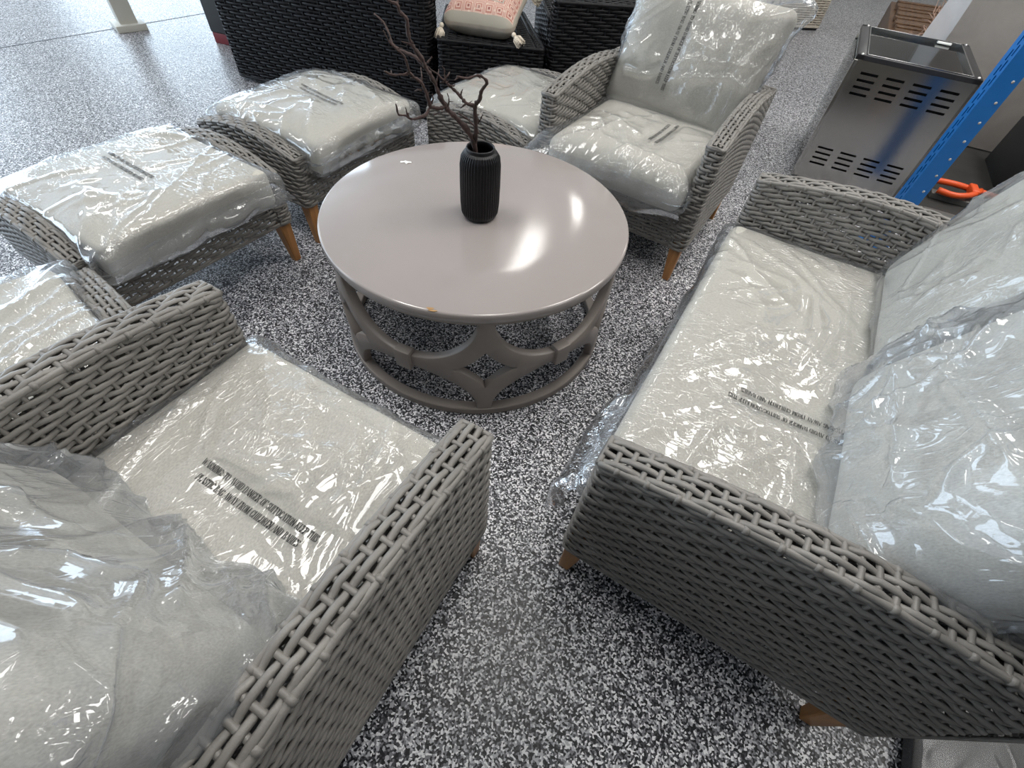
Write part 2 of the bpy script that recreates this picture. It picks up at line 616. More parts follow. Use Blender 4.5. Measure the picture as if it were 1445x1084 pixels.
def crumple(P, seed, amp=0.007, scale=1.0, fac=1.0):
    """height of a crumpled film: long sharp directional creases, flat facets, few fine wrinkles"""
    rs = np.random.RandomState(seed)
    off = rs.uniform(0, 60, 3)
    h = np.zeros(P.shape[:-1])
    warp = np.stack([noise3(P * 2.6 * scale + off + k * 17) for k in range(3)], -1) * 0.10
    Q = P + warp
    a0 = rs.uniform(0, PI)
    for k in range(3):
        a = a0 + k * 1.05 + rs.uniform(-.3, .3)
        c, s = math.cos(a), math.sin(a)
        A = np.stack([Q[..., 0] * c + Q[..., 1] * s, -Q[..., 0] * s + Q[..., 1] * c, Q[..., 2]], -1)
        m = np.clip(noise3(P * 3.4 * scale + off[::-1] + 9 * k) * 2.2 + 0.25, 0, 1)
        h += m * ridged(A * np.array([2.2, 11.0, 6.0]) * scale + off + 5 * k, 4.0) * (1.0 if k == 0 else 0.75)
    c, s = math.cos(a0), math.sin(a0)
    A = np.stack([Q[..., 0] * c + Q[..., 1] * s, -Q[..., 0] * s + Q[..., 1] * c, Q[..., 2]], -1)
    h += fac * 0.9 * facets(A * np.array([6.0, 13.0, 9.0]) * scale + off * .3)
    z = np.clip(noise3(P * 4.5 + off * 1.7) * 2.0 + 0.1, 0, 1)
    h += fac * 0.35 * z * facets(A * np.array([18.0, 34.0, 26.0]) * scale + off * .7)
    return amp * h


# ------------------------------------------------------------------ wicker weaving
def path_fn(pts, r=0.018, step=0.006):
    """plan polyline with filleted corners -> function s -> (x, y, tangent)"""
    pts = [np.array(p, float) for p in pts]
    out = [pts[0]]
    for i in range(1, len(pts) - 1):
        a, b, c = pts[i - 1], pts[i], pts[i + 1]
        d1 = (a - b) / np.linalg.norm(a - b)
        d2 = (c - b) / np.linalg.norm(c - b)
        rr = min(r, 0.49 * np.linalg.norm(a - b), 0.49 * np.linalg.norm(c - b))
        p0, p1 = b + d1 * rr, b + d2 * rr
        for t in np.linspace(0, 1, 7):
            out.append((1 - t) ** 2 * p0 + 2 * t * (1 - t) * b + t * t * p1)
    out.append(pts[-1])
    P = np.array(out)
    L = np.concatenate([[0], np.cumsum(np.linalg.norm(np.diff(P, axis=0), axis=1))])

    def f(s):
        return np.stack([np.interp(s, L, P[:, 0]), np.interp(s, L, P[:, 1])], -1)
    return f, L[-1]


def tubes_from(g, P, T, Nn, a, b, nseg=6):
    """P[j,i,3] many strands; elliptic section: a across, b along the normal"""
    side = np.cross(Nn, T)
    side /= np.linalg.norm(side, axis=-1)[..., None] + 1e-12
    th = np.arange(nseg) * 2 * PI / nseg
    R = P[:, :, None] + a * np.cos(th)[None, None, :, None] * side[:, :, None] + b * np.sin(th)[None, None, :, None] * Nn[:, :, None]
    nj, ni = P.shape[:2]
    idx = np.arange(nj * ni * nseg).reshape(nj, ni, nseg)
    nx = np.roll(idx, -1, axis=2)
    q = np.stack([idx[:, :-1], nx[:, :-1], nx[:, 1:], idx[:, 1:]], -1).reshape(-1, 4)
    g.add(R.reshape(-1, 3), q)


def weave(g, surf, U, V, du=0.0265, dv=0.0148, a=0.0064, b=0.0042, A=0.0046, stake=0.0036, twill=3, seed=0, jitter=0.0012, sub=2):
    """strands along u over/under stakes along v; surf(u, v) -> points"""
    rs = np.random.RandomState(seed)
    nst = max(2, int(round(U / du)))
    nrow = max(2, int(round(V / dv)))
    ni = nst * sub + 1
    u = np.linspace(0, U, ni)
    v = (np.arange(nrow) + 0.5) * V / nrow
    uu, vv = np.meshgrid(u, v)
    e = 1e-4

    def frame(uu, vv):
        P = surf(uu, vv)
        Pu = surf(np.minimum(uu + 2 * e, U), vv) - surf(np.maximum(uu - 2 * e, 0), vv)
        Pv = surf(uu, vv + e) - surf(uu, vv - e)
        Pu /= np.linalg.norm(Pu, axis=-1)[..., None] + 1e-15
        Pv /= np.linalg.norm(Pv, axis=-1)[..., None] + 1e-15
        Nn = np.cross(Pu, Pv)
        Nn /= np.linalg.norm(Nn, axis=-1)[..., None] + 1e-15
        return P, Pu, Pv, Nn

    P, T, Bv, Nn = frame(uu, vv)
    k = np.arange(nst + 1)
    j = np.arange(nrow)
    hk = np.where((k[None] + j[:, None]) % twill == 0, -1.0, 0.75)
    h = np.empty((nrow, ni))
    for s in range(sub):
        t = s / sub
        w = 0.5 - 0.5 * math.cos(PI * t)
        h[:, s:-1:sub] = hk[:, :-1] * (1 - w) + hk[:, 1:] * w
    h[:, -1] = hk[:, -1]
    # neighbours pull strands up and down a little, as in the hand-woven original
    slip = np.where(h < 0, 0.0, 0.0) + rs.normal(0, jitter, h.shape)
    P = P + Nn * (A * h)[..., None] + Bv * slip[..., None]
    T2 = np.gradient(P, axis=1)
    T2 /= np.linalg.norm(T2, axis=-1)[..., None] + 1e-15
    Nn2 = Nn - T2 * (Nn * T2).sum(-1)[..., None]
    Nn2 /= np.linalg.norm(Nn2, axis=-1)[..., None]
    tubes_from(g, P, T2, Nn2, a, b)
    # stakes
    us = np.linspace(0, U, nst + 1)
    vs = np.linspace(0, V, max(3, nrow // 2))
    vv2, uu2 = np.meshgrid(vs, us)
    P, Tu, Tv, Nn = frame(uu2, np.clip(vv2, e, V - e))
    tubes_from(g, P, Tv, Nn, stake * 1.25, stake, nseg=5)


def wall_surface(f, z0, z1fn):
    """vertical woven wall over a plan path; v runs 0..V mapped to z0..z1(xy)"""
    def mk(V):
        def surf(u, v):
            xy = f(u)
            zt = z1fn(xy[..., 0], xy[..., 1])
            z = z0 + (v / V) * (zt - z0)
            return np.concatenate([xy, z[..., None]], -1)
        return surf
    return mk


def woven_arm(w_side, d, t, z0, ztop, inner_z0=None, weave_kw=None, slant=0.0):
    """a hollow arm: woven outside, front and inside, woven top and rolled edges. local x in 0..t"""
    kw = dict(weave_kw or {})
    g = G()
    f, L = path_fn([(t, d - 0.01), (t, 0.0), (0.0, 0.0), (0.0, d)], r=0.016)
    # wall path ordered so that the cross product of path and +z points outwards
    fr = lambda u: f(L - u)
    V = float(ztop(np.array(d * 0.5))) - z0
    mk = wall_surface(fr, z0, lambda x, y: ztop(y) - 0.004)
    # outer-normal check: path reversed runs outer(back->front), front, inner
    base = mk(V)
    def surf(u, v):
        return base(u, v)
    sub = G()
    weave(sub, surf, L, V, **kw)
    g.add(sub.verts(), sub.F)
    # top strip
    def top(u, v):
        y = u
        return np.stack([t - v, y, ztop(y) + 0.004 * np.sin(PI * np.clip(v / t, 0, 1)) + 0 * v], -1)
    kt = dict(kw)
    kt.update(du=kw.get('du', 0.0265) * 0.96, dv=t / 4, a=0.0063, A=0.0046, stake=0.0044, jitter=0.0006)
    weave(g, top, d, t, **kt)
    # rolled edges
    ys = np.linspace(0.0, d, 40)
    for x in (0.001, t - 0.001):
        pts = np.stack([np.full_like(ys, x), ys, ztop(ys) - 0.002], -1)
        g.tube(pts, 0.0065, 8)
    g.tube([(0, 0, float(ztop(np.array(0.0))) - 0.002), (t, 0, float(ztop(np.array(0.0))) - 0.002)], 0.0065, 8)
    # rolled bottom edge
    pb = fr(np.linspace(0, L, 60))
    g.tube(np.concatenate([pb, np.full((60, 1), z0)], 1), 0.006, 6)
    # wraps over the rolled edge
    for i, y in enumerate(np.arange(0.03, d - 0.01, 0.052)):
        for x in (0.001, t - 0.001):
            zz = float(ztop(np.array(y))) - 0.002
            g.tube([(x, y, zz), (x, y + 0.009, zz)], 0.0080, 8)
    return g


def leg_mesh(h, top=0.052, bot=0.030, ox=0.0, oy=0.0, ht=0.02):
    g = G()
    P = []
    for z, s in ((h + ht, top), (h, top), (h * 0.5, (top + bot) / 2), (0.0, bot)):
        k = 1 - z / (h + ht)
        cx, cy = ox * k, oy * k
        e = s / 2
        c = 0.003
        P.append([(cx - e + c, cy - e, z), (cx + e - c, cy - e, z), (cx + e, cy - e + c, z), (cx + e, cy + e - c, z),
                  (cx + e - c, cy + e, z), (cx - e + c, cy + e, z), (cx - e, cy + e - c, z), (cx - e, cy - e + c, z)])
    g.grid(np.array(P), close_u=True, flip=True)
    n = len(P)
    g.F.append(tuple(range(8)))
    g.F.append(tuple((n - 1) * 8 + i for i in range(8))[::-1])
    return g


def seat_frame(root, w, d, t, z0, ztop, ha, back=None, apron_top=0.33, kw=None, legh=0.165, leg_in=0.034, splay=0.008):
    """two arms, front apron, optional back, deck and four legs as parts of root"""
    kw = kw or {}
    arm = woven_arm(0, d, t, z0, ztop, weave_kw=kw)
    arm.build(ha, M['wicker'], root)
    arm.mirror_x(w).build(ha, M['wicker'], root)
    # front apron
    g = G()
    Va = apron_top - z0
    weave(g, lambda u, v: np.stack([t + u, 0.008 + 0 * u, z0 + v], -1), w - 2 * t, Va, **kw)
    g.tube([(t, 0.008, apron_top), (w - t, 0.008, apron_top)], 0.007, 8)
    g.tube([(t, 0.008, z0), (w - t, 0.008, z0)], 0.006, 8)
    g.build('front_apron', M['wicker'], root)
    g = G()
    if back is None:
        weave(g, lambda u, v: np.stack([w - t - u, d - 0.008 + 0 * u, z0 + v], -1), w - 2 * t, Va, **kw)
        g.tube([(t, d - 0.008, apron_top), (w - t, d - 0.008, apron_top)], 0.007, 8)
        g.tube([(t, d - 0.008, z0), (w - t, d - 0.008, z0)], 0.006, 8)
        g.build('back_apron', M['wicker'], root)
        yb = d - 0.02
    else:
        zb, lean, tb = back
        Vb = zb - z0
        weave(g, lambda u, v: np.stack([w - u, d + lean * (v / Vb) + 0 * u, z0 + v], -1), w, Vb, **kw)
        weave(g, lambda u, v: np.stack([t + u, d - tb + lean * (v / Vb) + 0 * u, z0 + 0.12 + v * (Vb - 0.12) / Vb], -1), w - 2 * t, Vb, **dict(kw, twill=2))
        kt = dict(kw)
        kt.update(dv=tb / 4, a=0.0063, A=0.0046, stake=0.0044, jitter=0.0006)
        weave(g, lambda u, v: np.stack([u, d - tb + lean + v, zb + 0 * u], -1), w, tb, **kt)
        for yy in (d - tb + lean, d + lean):
            g.tube([(0, yy, zb), (w, yy, zb)], 0.0065, 8)
        g.build('backrest', M['wicker'], root)
        yb = d - tb - 0.01
    g = G()
    g.box(t + 0.006, w - t - 0.006, 0.016, yb, apron_top - 0.03, apron_top - 0.012)
    g.build('seat_deck', M['deck'], root)
    for (x, y, sx, sy) in ((leg_in, leg_in, -1, -1), (w - leg_in, leg_in, 1, -1), (leg_in, d - leg_in, -1, 1), (w - leg_in, d - leg_in, 1, 1)):
        lg = leg_mesh(legh, ox=sx * splay, oy=sy * splay)
        o = lg.build('leg', M['leg'], root, smooth=False)
        o.location = (x, y, 0)


# ------------------------------------------------------------------ cushions in plastic bags
GLYPH = {
 'A': (.78, [[(0, 0), (.39, 1)], [(.39, 1), (.78, 0)], [(.16, .34), (.62, .34)], [(-.06, .0), (.16, .0)], [(.6, 0), (.86, 0)]]),
 'B': (.66, [[(.12, 0), (.12, 1)], [(0, 1), (.36, 1), (.52, .9), (.52, .64), (.36, .52), (.12, .52)], [(.36, .52), (.58, .42), (.6, .14), (.4, 0), (0, 0)]]),
 'C': (.66, [[(.6, .72), (.58, .9), (.36, 1), (.14, .86), (.06, .5), (.14, .14), (.36, 0), (.56, .08), (.62, .26)]]),
 'D': (.74, [[(.12, 0), (.12, 1)], [(0, 1), (.36, 1), (.6, .86), (.68, .5), (.6, .14), (.36, 0), (0, 0)]]),
 'E': (.62, [[(.12, 0), (.12, 1)], [(0, 1), (.58, 1)], [(.58, 1), (.58, .78)], [(.12, .52), (.42, .52)], [(0, 0), (.6, 0)], [(.6, 0), (.6, .24)]]),
 'F': (.58, [[(.12, 0), (.12, 1)], [(0, 1), (.56, 1)], [(.56, 1), (.56, .78)], [(.12, .52), (.4, .52)], [(0, 0), (.26, 0)]]),
 'G': (.72, [[(.6, .74), (.58, .9), (.36, 1), (.14, .86), (.06, .5), (.14, .14), (.36, 0), (.6, .1)], [(.6, .06), (.6, .42)], [(.44, .42), (.72, .42)]]),
 'H': (.78, [[(.12, 0), (.12, 1)], [(.64, 0), (.64, 1)], [(.12, .5), (.64, .5)], [(0, 1), (.26, 1)], [(0, 0), (.26, 0)], [(.5, 1), (.78, 1)], [(.5, 0), (.78, 0)]]),
 'I': (.32, [[(.15, 0), (.15, 1)], [(0, 1), (.3, 1)], [(0, 0), (.3, 0)]]),
 'K': (.74, [[(.12, 0), (.12, 1)], [(.14, .42), (.6, 1)], [(.28, .58), (.66, 0)], [(0, 1), (.26, 1)], [(0, 0), (.26, 0)], [(.48, 1), (.72, 1)], [(.52, 0), (.8, 0)]]),
 'L': (.60, [[(.12, 0), (.12, 1)], [(0, 1), (.28, 1)], [(0, 0), (.56, 0)], [(.56, 0), (.58, .28)]]),
 'M': (.92, [[(.1, 0), (.1, 1)], [(.1, 1), (.44, .06)], [(.44, .06), (.78, 1)], [(.78, 0), (.78, 1)], [(0, 0), (.22, 0)], [(.66, 0), (.92, 0)]]),
 'N': (.76, [[(.1, 0), (.1, 1)], [(.08, 1), (.64, 0)], [(.64, 0), (.64, 1)], [(0, 0), (.22, 0)], [(.52, 1), (.76, 1)]]),
 'O': (.74, [[(.36, 1), (.14, .88), (.06, .5), (.14, .12), (.36, 0), (.58, .12), (.66, .5), (.58, .88), (.36, 1)]]),
 'P': (.64, [[(.12, 0), (.12, 1)], [(0, 1), (.38, 1), (.58, .88), (.58, .6), (.38, .46), (.12, .46)], [(0, 0), (.28, 0)]]),
 'R': (.74, [[(.12, 0), (.12, 1)], [(0, 1), (.38, 1), (.56, .88), (.56, .64), (.38, .5), (.12, .5)], [(.34, .5), (.64, 0)], [(0, 0), (.26, 0)], [(.56, 0), (.78, 0)]]),
 'S': (.56, [[(.48, .76), (.44, .94), (.26, 1), (.08, .9), (.08, .68), (.26, .54), (.44, .42), (.5, .2), (.38, .04), (.2, 0), (.06, .1), (.04, .26)]]),
 'T': (.66, [[(.32, 0), (.32, 1)], [(.02, 1), (.62, 1)], [(.02, 1), (.02, .76)], [(.62, 1), (.62, .76)], [(.18, 0), (.46, 0)]]),
 'U': (.76, [[(.12, 1), (.12, .24), (.24, .04), (.4, 0), (.56, .06), (.64, .24), (.64, 1)], [(0, 1), (.26, 1)], [(.52, 1), (.76, 1)]]),
 'V': (.74, [[(.04, 1), (.38, 0)], [(.38, 0), (.68, 1)], [(-.06, 1), (.2, 1)], [(.54, 1), (.78, 1)]]),
 'W': (1.02, [[(.04, 1), (.3, 0)], [(.3, 0), (.5, .86)], [(.5, .86), (.74, 0)], [(.74, 0), (.98, 1)], [(-.06, 1), (.2, 1)], [(.84, 1), (1.08, 1)]]),
 'Y': (.72, [[(.04, 1), (.34, .46)], [(.64, 1), (.34, .46)], [(.34, .46), (.34, 0)], [(-.06, 1), (.2, 1)], [(.5, 1), (.74, 1)], [(.2, 0), (.48, 0)]]),
 ':': (.26, [[(.12, .06), (.12, .2)], [(.12, .56), (.12, .7)]]),
 ' ': (.34, []),
}


def lettering(text, p0, p1, height, zfun):
    """bold serif capitals between two points of the local xy plane, laid on zfun(x, y); returns G"""
    g = G()
    width = sum(GLYPH[c][0] + 0.10 for c in text)
    p0, p1 = np.array(p0, float), np.array(p1, float)
    ex = (p1 - p0)
    Lr = np.linalg.norm(ex)
    ex /= Lr
    ey = np.array([-ex[1], ex[0]])
    sx = Lr / width
    x = 0.0
    for ch in text:
        adv, lines = GLYPH[ch]
        for ln in lines:
            for (a, b) in zip(ln[:-1], ln[1:]):
                A = np.array([(x + a[0]) * sx, a[1] * height])
                B = np.array([(x + b[0]) * sx, b[1] * height])
                dd = B - A
                L = np.linalg.norm(dd) + 1e-9
                dd /= L
                # steep strokes thick, flat ones thin; rising diagonals thin
                rising = (b[0] - a[0]) * (b[1] - a[1]) > 0 and abs(b[0] - a[0]) > 0.14 and len(ln) == 2
                wv = 0.00045 + 0.00145 * abs(dd[1]) ** 2 * (0.35 if rising else 1.0)
                nrm = np.array([-dd[1], dd[0]]) * wv / 2
                A2, B2 = A - dd * 0.03 * height, B + dd * 0.03 * height
                q = []
                for p in (A2 - nrm, B2 - nrm, B2 + nrm, A2 + nrm):
                    w = p0 + ex * p[0] + ey * p[1]
                    q.append((w[0], w[1], zfun(w[0], w[1])))
                g.add(q, [(0, 1, 2, 3)])
        x += adv + 0.10
    return g


LINE1 = 'WARNING: TO AVOID DANGER OF SUFFOCATION KEEP THIS'
LINE2 = 'PLASTIC BAG AWAY FROM CHILDREN AND BABIES'


def smooth01(x):
    x = np.clip(x, 0, 1)
    return x * x * (3 - 2 * x)


def cushion_shape(V, h, kind, crown, box=0.0):
    """puff a rounded box: 'seat' slab with a crowned top, 'pillow' with pinched rim"""
    V = V.copy()
    u, v = V[:, 0] / h[0], V[:, 1] / h[1]
    if kind == 'seat':
        k = np.clip(1 - np.abs(u) ** 4, 0, 1) * np.clip(1 - np.abs(v) ** 4, 0, 1)
        V[:, 2] += np.where(V[:, 2] > 0, crown, crown * 0.15 * np.sign(V[:, 2])) * k * np.clip(np.abs(V[:, 2]) / h[2], 0, 1)
    else:
        k = (np.clip(1 - np.abs(u) ** (3.0 + 3 * box), 0, 1) * np.clip(1 - np.abs(v) ** (3.0 + 3 * box), 0, 1)) ** 0.55
        b0 = 0.34 + 0.34 * box
        V[:, 2] *= b0 + (1 - b0) * k + crown * k
        # sides draw in between the corners
        V[:, 0] *= 1 - 0.05 * np.clip(1 - np.abs(v) ** 2, 0, 1) * np.abs(u) ** 2
        V[:, 1] *= 1 - 0.05 * np.clip(1 - np.abs(u) ** 2, 0, 1) * np.abs(v) ** 2
    return V


def make_cushion(name, label, cat, group, size, loc, rot, kind='seat', r=0.03, crown=0.02, n=26, film='film', nb=70,
                 seed=0, amp=0.007, loose=0.010, ears=0.03, flaps=(), texts=(), parent=None, gap=0.004, skirt=None, fac=0.6, box=0.0, creases=(), chh=.009, cw=.009):
    """a cloth cushion (top-level) whose plastic bag is a part and whose printed warning is a sub-part"""
    h = np.array(size) / 2
    V, F = rounded_box(h, r, n)
    V = cushion_shape(V, h, kind, crown, box)
    low = noise3(V * 5 + seed * 3.3) * 0.006
    V[:, 2] += low * np.sign(V[:, 2]) * 0.6
    g = G()
    g.add(V, F)
    cu = g.build(name, M['fabric'])
    cu.location = loc
    cu.rotation_euler = rot
    tag(cu, label, cat, group)
    # bag: the same shape a little larger, crumpled
    V, F = rounded_box(h + gap, min(r + gap, (h[2] + gap) * 0.98), nb)
    V0 = cushion_shape(V, h + gap, kind, crown, box)
    V0[:, 2] += noise3(V0 * 5 + seed * 3.3) * 0.006 * np.sign(V0[:, 2]) * 0.6
    me = bpy.data.meshes.new('tmp')
    me.from_pydata(V0.tolist(), [], F)
    nrm = np.empty(len(V0) * 3)
    me.vertices.foreach_get('normal', nrm)
    nrm = nrm.reshape(-1, 3)
    bpy.data.meshes.remove(me)
    d = crumple(V0, seed, amp, fac=fac) + loose * np.clip(noise3(V0 * 4.2 + seed) + 0.15, 0, 1)
    calm = np.zeros(len(V0))
    for (p0, p1, hh, line) in texts:          # film lies calmer where the print sits
        c = (np.array(p0) + np.array(p1)) / 2
        q = V0[:, :2] - c
        ex = np.array(p1) - np.array(p0)
        Lr = np.linalg.norm(ex)
        ex = ex / Lr
        al = np.abs(q @ ex) / (Lr / 2 + 0.02)
        ac = np.abs(q @ np.array([-ex[1], ex[0]])) / 0.03
        calm = np.maximum(calm, np.clip(1.4 - np.maximum(al, ac), 0, 1))
    d = d * (1 - 0.88 * calm) + 0.001
    V1 = V0 + nrm * d[:, None]
    # long folds pulled up in the film
    if creases:
        front = V0[:, 2] > 0
        add = np.zeros(len(V0))
        wob = noise3(V0 * 24 + seed) * 0.006
        for ci, ln in enumerate(creases):
            pts = np.array(ln, float)
            dist = np.full(len(V0), 9.0)
            for a_, b_ in zip(pts[:-1], pts[1:]):
                e_ = b_ - a_
                t_ = np.clip(((V0[:, :2] - a_) @ e_) / (e_ @ e_), 0, 1)
                dist = np.minimum(dist, np.linalg.norm(V0[:, :2] - a_ - t_[:, None] * e_, axis=1))
            dist = np.abs(dist + wob)
            add = np.maximum(add, chh * (0.75 + 0.5 * ((ci * 7) % 5) / 5) * np.exp(-dist / cw))
        V1 = V1 + nrm * (add * front * (1 - 0.8 * calm))[:, None]
    # sealed bag rim: the film stands off as ears at the corners
    for sx in (-1, 1):
        for sy in (-1, 1):
            w = smooth01(((V0[:, 0] * sx / h[0]) + (V0[:, 1] * sy / h[1]) - 1.45) / 0.55)
            V1[:, 0] += sx * ears * w * 0.7
            V1[:, 1] += sy * ears * w * 0.7
            V1[:, 2] *= 1 - 0.25 * w
    for (dx, dy, start, ext, dz, zc) in flaps:
        L = math.hypot(dx, dy)
        pr = (V0[:, 0] / h[0] * dx + V0[:, 1] / h[1] * dy) / L
        w = smooth01((pr - start) / (1.35 - start)) * np.clip(1.15 - np.abs(V0[:, 2] / h[2] - zc) * 0.6, 0, 1)
        V1[:, 0] += dx / L * ext * w
        V1[:, 1] += dy / L * ext * w
        V1[:, 2] += dz * w + 0.02 * w * noise3(V0 * 9 + seed)
    g = G()
    g.add(V1, F)
    if skirt:
        skirt(g, h)
    bag = g.build('plastic_bag', M[film], cu)
    bag['label'] = 'clear crumpled plastic bag'
    if texts:
        bvh = BVHTree.FromPolygons([tuple(v) for v in V1], F)

        def zf(x, y):
            hit = bvh.ray_cast(Vector((x, y, 1.0)), Vector((0, 0, -1)))
            return (hit[0].z if hit[0] else h[2]) + 0.0016
        g = G()
        for (p0, p1, hh, line) in texts:
            t = lettering(line, p0, p1, hh, zf)
            g.add(t.verts(), t.F)
        pr = g.build('printed_warning', M['ink'], bag, smooth=False)
        pr['label'] = 'two lines of black warning print'
    return cu


def film_strip(g, A, B, nu, nv, bulge, seed, amp=0.008):
    """ruled film sheet between polylines A and B added to a bag mesh"""
    def res(P, n):
        P = np.asarray(P, float)
        L = np.concatenate([[0], np.cumsum(np.linalg.norm(np.diff(P, axis=0), axis=1))])
        s = np.linspace(0, L[-1], n)
        return np.stack([np.interp(s, L, P[:, k]) for k in range(3)], -1)
    a, b = res(A, nu), res(B, nu)
    t = np.linspace(0, 1, nv)[:, None, None]
    P = a[None] * (1 - t) + b[None] * t
    P = P + np.array(bulge)[None, None] * np.sin(PI * t)
    nrm = np.cross(np.gradient(P, axis=1), np.gradient(P, axis=0))
    nrm /= np.linalg.norm(nrm, axis=-1)[..., None] + 1e-12
    hh = crumple(P, seed, amp) + 0.012 * noise3(P * 9 + seed)
    edge = smooth01(t[..., 0] * 6)
    P = P + nrm * (hh * edge)[..., None]
    g.grid(P)


def frame_xform(origin, ang):
    c, s = math.cos(ang), math.sin(ang)
    return lambda x, y, z: (origin[0] + c * x - s * y, origin[1] + s * x + c * y, z)


# ================================================================== SETTING
def struct(o, name=None):
    o['kind'] = 'structure'
    return o


x0, x1, y0, y1, zc = ROOM
g = G(); g.box(x0 - .2, x1 + .2, y0 - .2, y1 + .2, -0.12, 0.0); struct(g.build('floor', M['floor'], smooth=False))
g = G(); g.box(x0, x1, y0, y1, zc, zc + 0.1); struct(g.build('ceiling', M['ceiling'], smooth=False))
g = G(); g.box(x1, x1 + .15, y0, y1, 0, zc); struct(g.build('wall_right', M['white_wall'], smooth=False))
g = G(); g.box(x0, x1, y0 - .15, y0, 0, zc); struct(g.build('wall_front', M['shaded_wall'], smooth=False))
# back wall with a wide door opening at its left end, left wall with a long shop window
g = G()
g.box(-4.15, x1, y1, y1 + .15, 0, zc); g.box(x0, -8.75, y1, y1 + .15, 0, zc); g.box(-8.75, -4.15, y1, y1 + .15, 2.85, zc)
struct(g.build('wall_back', M['white_wall'], smooth=False))
g = G()
g.box(x0 - .15, x0, y0, -1.0, 0, zc); g.box(x0 - .15, x0, 8.0, y1, 0, zc); g.box(x0 - .15, x0, -1.0, 8.0, 2.85, zc); g.box(x0 - .15, x0, -1.0, 8.0, 0, .25)
struct(g.build('wall_left', M['white_wall'], smooth=False))
# mullions
g = G()
for y in (-1.0, 2.0, 5.0, 7.94):
    g.box(x0 - .1, x0 - .04, y, y + .06, .25, 2.85)
g.box(x0 - .1, x0 - .04, -1, 8, .25, .31); g.box(x0 - .1, x0 - .04, -1, 8, 2.79, 2.85)
struct(g.build('window_1', M['post'], smooth=False))
g = G()
for x in (-8.75, -6.5, -4.21):
    g.box(x, x + .06, y1 + .04, y1 + .1, 0, 2.85)
g.box(-8.75, -4.15, y1 + .04, y1 + .1, 2.79, 2.85)
struct(g.build('door_1', M['post'], smooth=False))
# floor joint: a thin saw cut
a, b = np.array((-5.0, 1.83)), np.array((-2.2, 6.03))
nd = (b - a) / np.linalg.norm(b - a)
nn = np.array((-nd[1], nd[0])) * 0.006
g = G()
g.poly_prism([tuple(a - nn), tuple(b - nn), tuple(b + nn), tuple(a + nn)], 0.0, 0.0012)
struct(g.build('trim_1', M['joint'], smooth=False))

# ================================================================== COFFEE TABLE
TX, TY, TZ = -0.1737, 1.3614, 0.4615
table = thing('coffee_table', (TX, TY, 0), 0, 'round taupe coffee table with openwork star-lattice drum base', 'coffee table')
g = G()
prof = [(0.0, TZ), (0.30, TZ), (0.493, TZ), (0.4975, TZ - .0015), (0.5, TZ - .005), (0.5, TZ - .026), (0.4975, TZ - .030), (0.47, TZ - .032), (0.0, TZ - .032)]
g.lathe(prof, 128)
top = g.build('tabletop', M['table'], table, auto=40)
top['label'] = 'smooth taupe lacquered round top'
# chipped spot on the rim and scratches
g = G()
for (aa, rr, w_, h_) in ((-97.0, .490, .010, .004), (-96.0, .4965, .012, .003)):
    c = np.array((rr * math.cos(rad(aa)), rr * math.sin(rad(aa))))
    pts = [(c[0] + w_ * math.cos(t) * (1 + .25 * math.sin(3 * t)), c[1] + h_ * math.sin(t)) for t in np.linspace(0, 2 * PI, 11)[:-1]]
    g.poly_prism(pts, TZ - .0005, TZ + .0006)
chip = g.build('chipped_spot', M['chip'], top, smooth=False)
chip['label'] = 'small bare-wood chip on the rim'
R0, R1 = 0.462, 0.490
ZB, ZT = 0.030, TZ - .032


def ring(z0, z1, r0=R0 - .004, r1=R1 + .003):
    g = G()
    c = 0.003
    g.lathe([(r0, z0), (r1 - c, z0), (r1, z0 + c), (r1, z1 - c), (r1 - c, z1), (r0 + c, z1), (r0, z1 - c), (r0, z0)], 128)
    return g


ring(0.0, ZB).build('bottom_ring', M['table_frame'], table, auto=40)
ring(ZT - .012, ZT).build('top_ring', M['table_frame'], table, auto=40)
NST = 6
CELL = 2 * PI / NST
HZ = (ZT - .012 - ZB) / 2
ZM = ZB + HZ
for k in range(NST):
    ac = rad(-79.5) + k * CELL
    g = G()
    Lh = CELL * R1 / 2
    hp, hb, wd = 0.024, 0.021, 0.062
    ea, eb = Lh - hp, HZ - hb
    ns = 26
    for sx in (-1, 1):
        for sz in (-1, 1):
            t = np.linspace(0, PI / 2, ns)
            ox, oz = Lh - ea * np.cos(t), HZ - eb * np.sin(t)
            ix, iz = Lh - (ea + wd) * np.cos(t), HZ - (eb + wd) * np.sin(t)
            ix, iz = np.maximum(ix, 0), np.maximum(iz, 0)
            # keep at most to the symmetry axes
            loop = []
            for rr_, bev in ((R0, 0.0), (R1 - .003, 0.0), (R1, .003)):
                sh = 0.003 if bev else 0.0
                dx, dz = (ix - ox), (iz - oz)
                L = np.sqrt(dx * dx + dz * dz) + 1e-9
                loop.append((rr_, ox + dx / L * sh, oz + dz / L * sh, ix - dx / L * sh * (ix > 1e-6), iz - dz / L * sh * (iz > 1e-6)))
            def cyl(rr_, x, z):
                an = ac + sx * x / R1
                return np.stack([rr_ * np.cos(an), rr_ * np.sin(an), ZM + sz * z], -1)
            rows = [cyl(l[0], l[1], l[2]) for l in loop] + [cyl(l[0], l[3], l[4]) for l in loop[::-1]]
            P = np.stack(rows, 0)
            g.grid(P, close_v=True, flip=(sx * sz < 0))
    g.build('star_panel', M['table_frame'], table, auto=50)
    # clamp block between two stars
    am = ac + CELL / 2
    g = G()
    g.rbox(-.012, .022, -.026, .026, -.036, .036, .003)
    bl = g.build('joint_block', M['table_frame'], table, auto=40)
    bl.location = ((R1 - .012) * math.cos(am), (R1 - .012) * math.sin(am), ZM)
    bl.rotation_euler = (0, 0, am)

